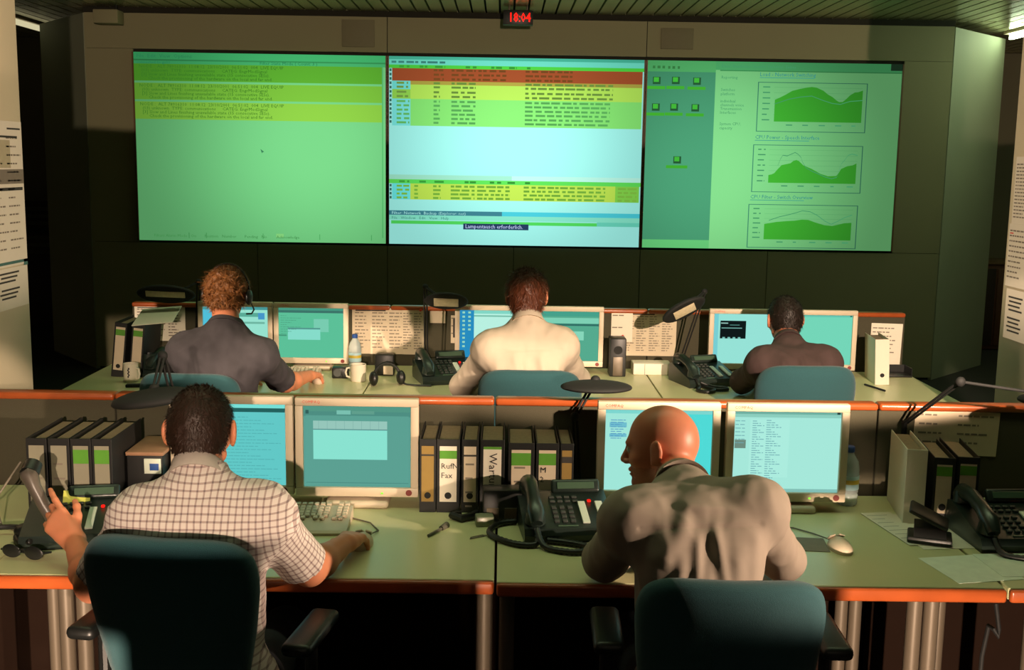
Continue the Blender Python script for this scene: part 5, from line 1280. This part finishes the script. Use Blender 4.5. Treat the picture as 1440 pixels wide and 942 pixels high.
# front left: checked shirt, handset in left hand
J = J_(pelvis=ca([-0.715, 2.615, 0.535]), sl=ca([-0.858, 2.665, 0.942]), sr=ca([-0.578, 2.670, 0.952]), el=ca([-1.010, 2.715, 0.755]), er=ca([-0.488, 2.815, 0.765]), wl=ca([-1.135, 2.935, 0.790]), wr=ca([-0.418, 2.990, 0.776]),
       nb=ca([-0.735, 2.705, 1.040]), head=ca([-0.749, 2.785, 1.132]), headR=rotm(0.03, -0.16, 0.0), hk=0.95, **legs(-0.715, 2.60))
person('man seen from behind in pale checked short-sleeved shirt lifting a handset', J, [check_m], skin_m, trouser_m, dict(mat=hair_dark, blades=7000, length=0.011, thick=0.006, hairline=0.012, seed=3), check=True, h=0.0045, wr=0.0065, sleeve_to=0.86,
       folds=[(-0.86, 0.95, -0.80, 0.78, 0.014, 0.007), (-0.60, 0.96, -0.64, 0.80, 0.014, 0.007), (-0.84, 1.0, -0.63, 1.0, 0.012, 0.003)],
       hands=[((J['wr'], (0.14, 1, -0.10), (0.05, 0.12, 1), 1), dict(curl=(0.42, 0.45, 0.5, 0.5), spread=0.12)),
              ((J['wl'], (-0.72, 0.30, 0.62), (0.15, -1.0, 0.25), -1), dict(curl=(0.22, 0.75, 0.85, 0.9), spread=0.10, thumb_in=0.7))])
# front right: bald man in taupe shirt looking left
J = J_(pelvis=ca([0.505, 2.60, 0.535]), sl=ca([0.325, 2.67, 0.950]), sr=ca([0.622, 2.68, 0.978]), el=ca([0.280, 2.865, 0.784]), er=ca([0.752, 2.885, 0.784]), wl=ca([0.40, 3.075, 0.772]), wr=ca([0.655, 3.105, 0.772]),
       nb=ca([0.465, 2.815, 1.000]), head=ca([0.428, 2.965, 1.062]), headR=rotm(1.18, -0.14, 0.06), hk=0.97, **legs(0.505, 2.60))
person('bald man in a taupe long-sleeved shirt with his face turned left', J, [taupe_m], skin2_m, trouser_m, None, long_sleeve=True, stubble=True, h=0.005, wr=0.0045,
       folds=[(0.455, 1.00, 0.375, 0.88, 0.022, 0.009), (0.365, 0.93, 0.352, 0.72, 0.020, 0.006), (0.43, 0.92, 0.405, 0.69, 0.017, 0.009), (0.468, 0.97, 0.452, 0.74, 0.013, 0.009), (0.488, 0.90, 0.487, 0.68, 0.019, 0.010), (0.505, 0.985, 0.535, 0.80, 0.013, 0.009), (0.56, 0.94, 0.545, 0.70, 0.022, 0.008), (0.605, 0.97, 0.595, 0.80, 0.018, 0.006), (0.62, 0.84, 0.555, 0.71, 0.014, 0.006), (0.42, 1.01, 0.57, 1.005, 0.010, 0.005)],
       hands=[((J['wr'], (-0.25, 1, -0.10), (0, 0.1, 1), 1), dict(curl=(0.4, 0.42, 0.45, 0.5))), ((J['wl'], (0.3, 1, -0.10), (0, 0.1, 1), -1), dict(curl=(0.4, 0.42, 0.45, 0.5)))])
# rear left: black t-shirt, fair curly hair, headset
J = J_(pelvis=ca([-1.24, 4.87, 0.55]), sl=ca([-1.342, 4.80, 0.995]), sr=ca([-1.040, 4.82, 0.975]), el=ca([-1.485, 5.09, 0.790]), er=ca([-0.985, 5.10, 0.800]), wl=ca([-1.26, 5.36, 0.772]), wr=ca([-0.925, 5.40, 0.782]),
       nb=ca([-1.180, 4.835, 1.105]), head=ca([-1.192, 4.915, 1.222]), headR=rotm(-0.12, -0.12, 0.03), hk=0.93, **legs(-1.24, 4.87, 0.44))
person('man with fair curly hair in black t-shirt wearing a headset', J, [tshirt_m], skin_m, jeans_m, dict(mat=hair_fair, blades=6000, length=0.018, thick=0.015, curly=0.5, hairline=0.014, seed=5), collar='crew', h=0.006, wr=0.008, sleeve_to=0.85,
       folds=[(-1.33, 1.0, -1.20, 0.88, 0.02, 0.008), (-1.08, 0.98, -1.15, 0.86, 0.02, 0.008)],
       hands=[((J['wr'], (0.12, 1, -0.12), (0, 0.1, 1), 1), dict(curl=(0.4, 0.45, 0.5, 0.5))), ((J['wl'], (0.3, 1, -0.06), (0, 0.1, 1), -1), dict(curl=(0.4, 0.42, 0.45, 0.5)))])
hcs = J['head']; hR = J['headR']
t = thing('headset', 'black headset with microphone on the fair curly-haired man', 'headset', tuple(hcs), 0)
W_ = lambda *p: Vector(hR @ np.array(p))
MB().tube([W_(0.100 * math.cos(a), -0.012, 0.010 + 0.128 * math.sin(a)) for a in [PI * k / 16 for k in range(17)]], 0.005, black_m, 8).build('headband', t)
for sx in (-1, 1): MB().ell(W_(sx * 0.099, -0.010, -0.002), (0.014, 0.030, 0.034), black_m, rot=(0, 0, -0.12)).build('earcup', t)
MB().tube([W_(0.104, 0.0, -0.02), W_(0.104, 0.05, -0.055), W_(0.075, 0.105, -0.075), W_(0.045, 0.122, -0.078)], 0.0035, black_m, 6).build('microphone', t)
# rear middle: white shirt
J = J_(pelvis=ca([0.115, 4.89, 0.56]), sl=ca([-0.045, 4.84, 1.015]), sr=ca([0.250, 4.86, 1.030]), el=ca([-0.175, 5.10, 0.800]), er=ca([0.350, 5.12, 0.830]), wl=ca([0.02, 5.38, 0.775]), wr=ca([0.235, 5.38, 0.790]),
       nb=ca([0.110, 4.885, 1.125]), head=ca([0.108, 4.965, 1.226]), headR=rotm(-0.10, -0.12, -0.04), hk=0.97, **legs(0.115, 4.89, 0.44))
person('man with dark brown hair in a white long-sleeved shirt at the middle rear desk', J, [white_shirt_m], skin_m, trouser_m, dict(mat=hair_brown, blades=6000, length=0.024, thick=0.013, hairline=0.014, nape=-0.095, low=0.02, seed=8), long_sleeve=True, h=0.006, wr=0.005,
       folds=[(0.05, 1.02, 0.10, 0.80, 0.018, 0.010), (0.16, 1.02, 0.20, 0.82, 0.018, 0.011), (0.10, 1.0, 0.12, 0.78, 0.014, 0.010), (0.24, 0.98, 0.22, 0.82, 0.016, 0.009), (-0.02, 0.98, 0.0, 0.80, 0.018, 0.008)],
       hands=[((J['wr'], (-0.15, 1, -0.12), (0, 0.1, 1), 1), dict(curl=(0.4, 0.42, 0.45, 0.5))), ((J['wl'], (0.2, 1, -0.08), (0, 0.1, 1), -1), dict(curl=(0.4, 0.42, 0.45, 0.5)))])
# rear right: dark shirt, leaning to his screens
J = J_(pelvis=ca([1.318, 4.97, 0.545]), sl=ca([1.210, 5.17, 0.905]), sr=ca([1.490, 5.17, 0.915]), el=ca([1.160, 5.38, 0.786]), er=ca([1.590, 5.42, 0.786]), wl=ca([1.300, 5.60, 0.774]), wr=ca([1.500, 5.61, 0.774]),
       nb=ca([1.352, 5.30, 0.985]), head=ca([1.362, 5.43, 1.078]), headR=rotm(0.10, -0.10, 0.0), hk=0.95, **legs(1.318, 4.97, 0.44))
person('dark-haired man in a dark shirt leaning towards the right rear monitors', J, [dark_shirt_m], skin2_m, trouser_m, dict(mat=hair_black, blades=4500, length=0.012, thick=0.008, hairline=0.012, seed=11), long_sleeve=True, h=0.006, wr=0.005,
       folds=[(1.28, 0.96, 1.24, 0.82, 0.016, 0.010), (1.36, 0.96, 1.36, 0.80, 0.014, 0.010), (1.43, 0.96, 1.46, 0.82, 0.014, 0.010)],
       hands=[((J['wr'], (-0.15, 1, -0.08), (0, 0.1, 1), 1), dict(curl=(0.4, 0.42, 0.45, 0.5))), ((J['wl'], (0.2, 1, -0.08), (0, 0.1, 1), -1), dict(curl=(0.4, 0.42, 0.45, 0.5)))])
# handset in the checked-shirt man's left hand
t = thing('telephone_handset', "grey-black telephone handset held in the checked-shirt man's left hand", 'handset', (-1.245, 3.015, 0.872), 0)
ax_ = Vector((-0.052, 0.012, 0.088)).normalized()
pc = lambda u, o=0.0: ax_ * u + Vector((0.0, 0.5, 0.3)) * o
MB().tube([pc(-0.105), pc(-0.085, 0.01), pc(-0.05, -0.004), pc(0, -0.010), pc(0.05, -0.004), pc(0.085, 0.01), pc(0.105)], [0.017, 0.025, 0.018, 0.017, 0.018, 0.025, 0.017], pm('handset_grey', (92, 84, 76), 0.35), 14).build('shell', t, smooth=60)
for u in (-0.085, 0.085): MB().cyl(pc(u, 0.01), pc(u, 0.075), 0.026, black_m, 0.024, 18).build('cup', t)
# boxes added out of view to block the work light from the front chairs
for x, wd, hh, lab in ((-0.235, 0.46, 1.47, 'lower grey box added to shade the front chairs, below the picture'), (0.26, 0.50, 1.655, 'taller grey box added to shade the front chairs, below the picture')):
    t = thing('light_blocker', lab, 'light blocker', (x, 0.05, 0))
    MB().rbox((0, 0, hh / 2 + 0.003), (wd, 0.40, hh), fabric_m, 0.006).build('body', t)
    for sx in (-1, 1): MB().rbox((sx * wd / 4, 0.206, hh / 2), (wd / 2 - 0.02, 0.016, hh - 0.08), fabric_m, 0.004).build('door', t)
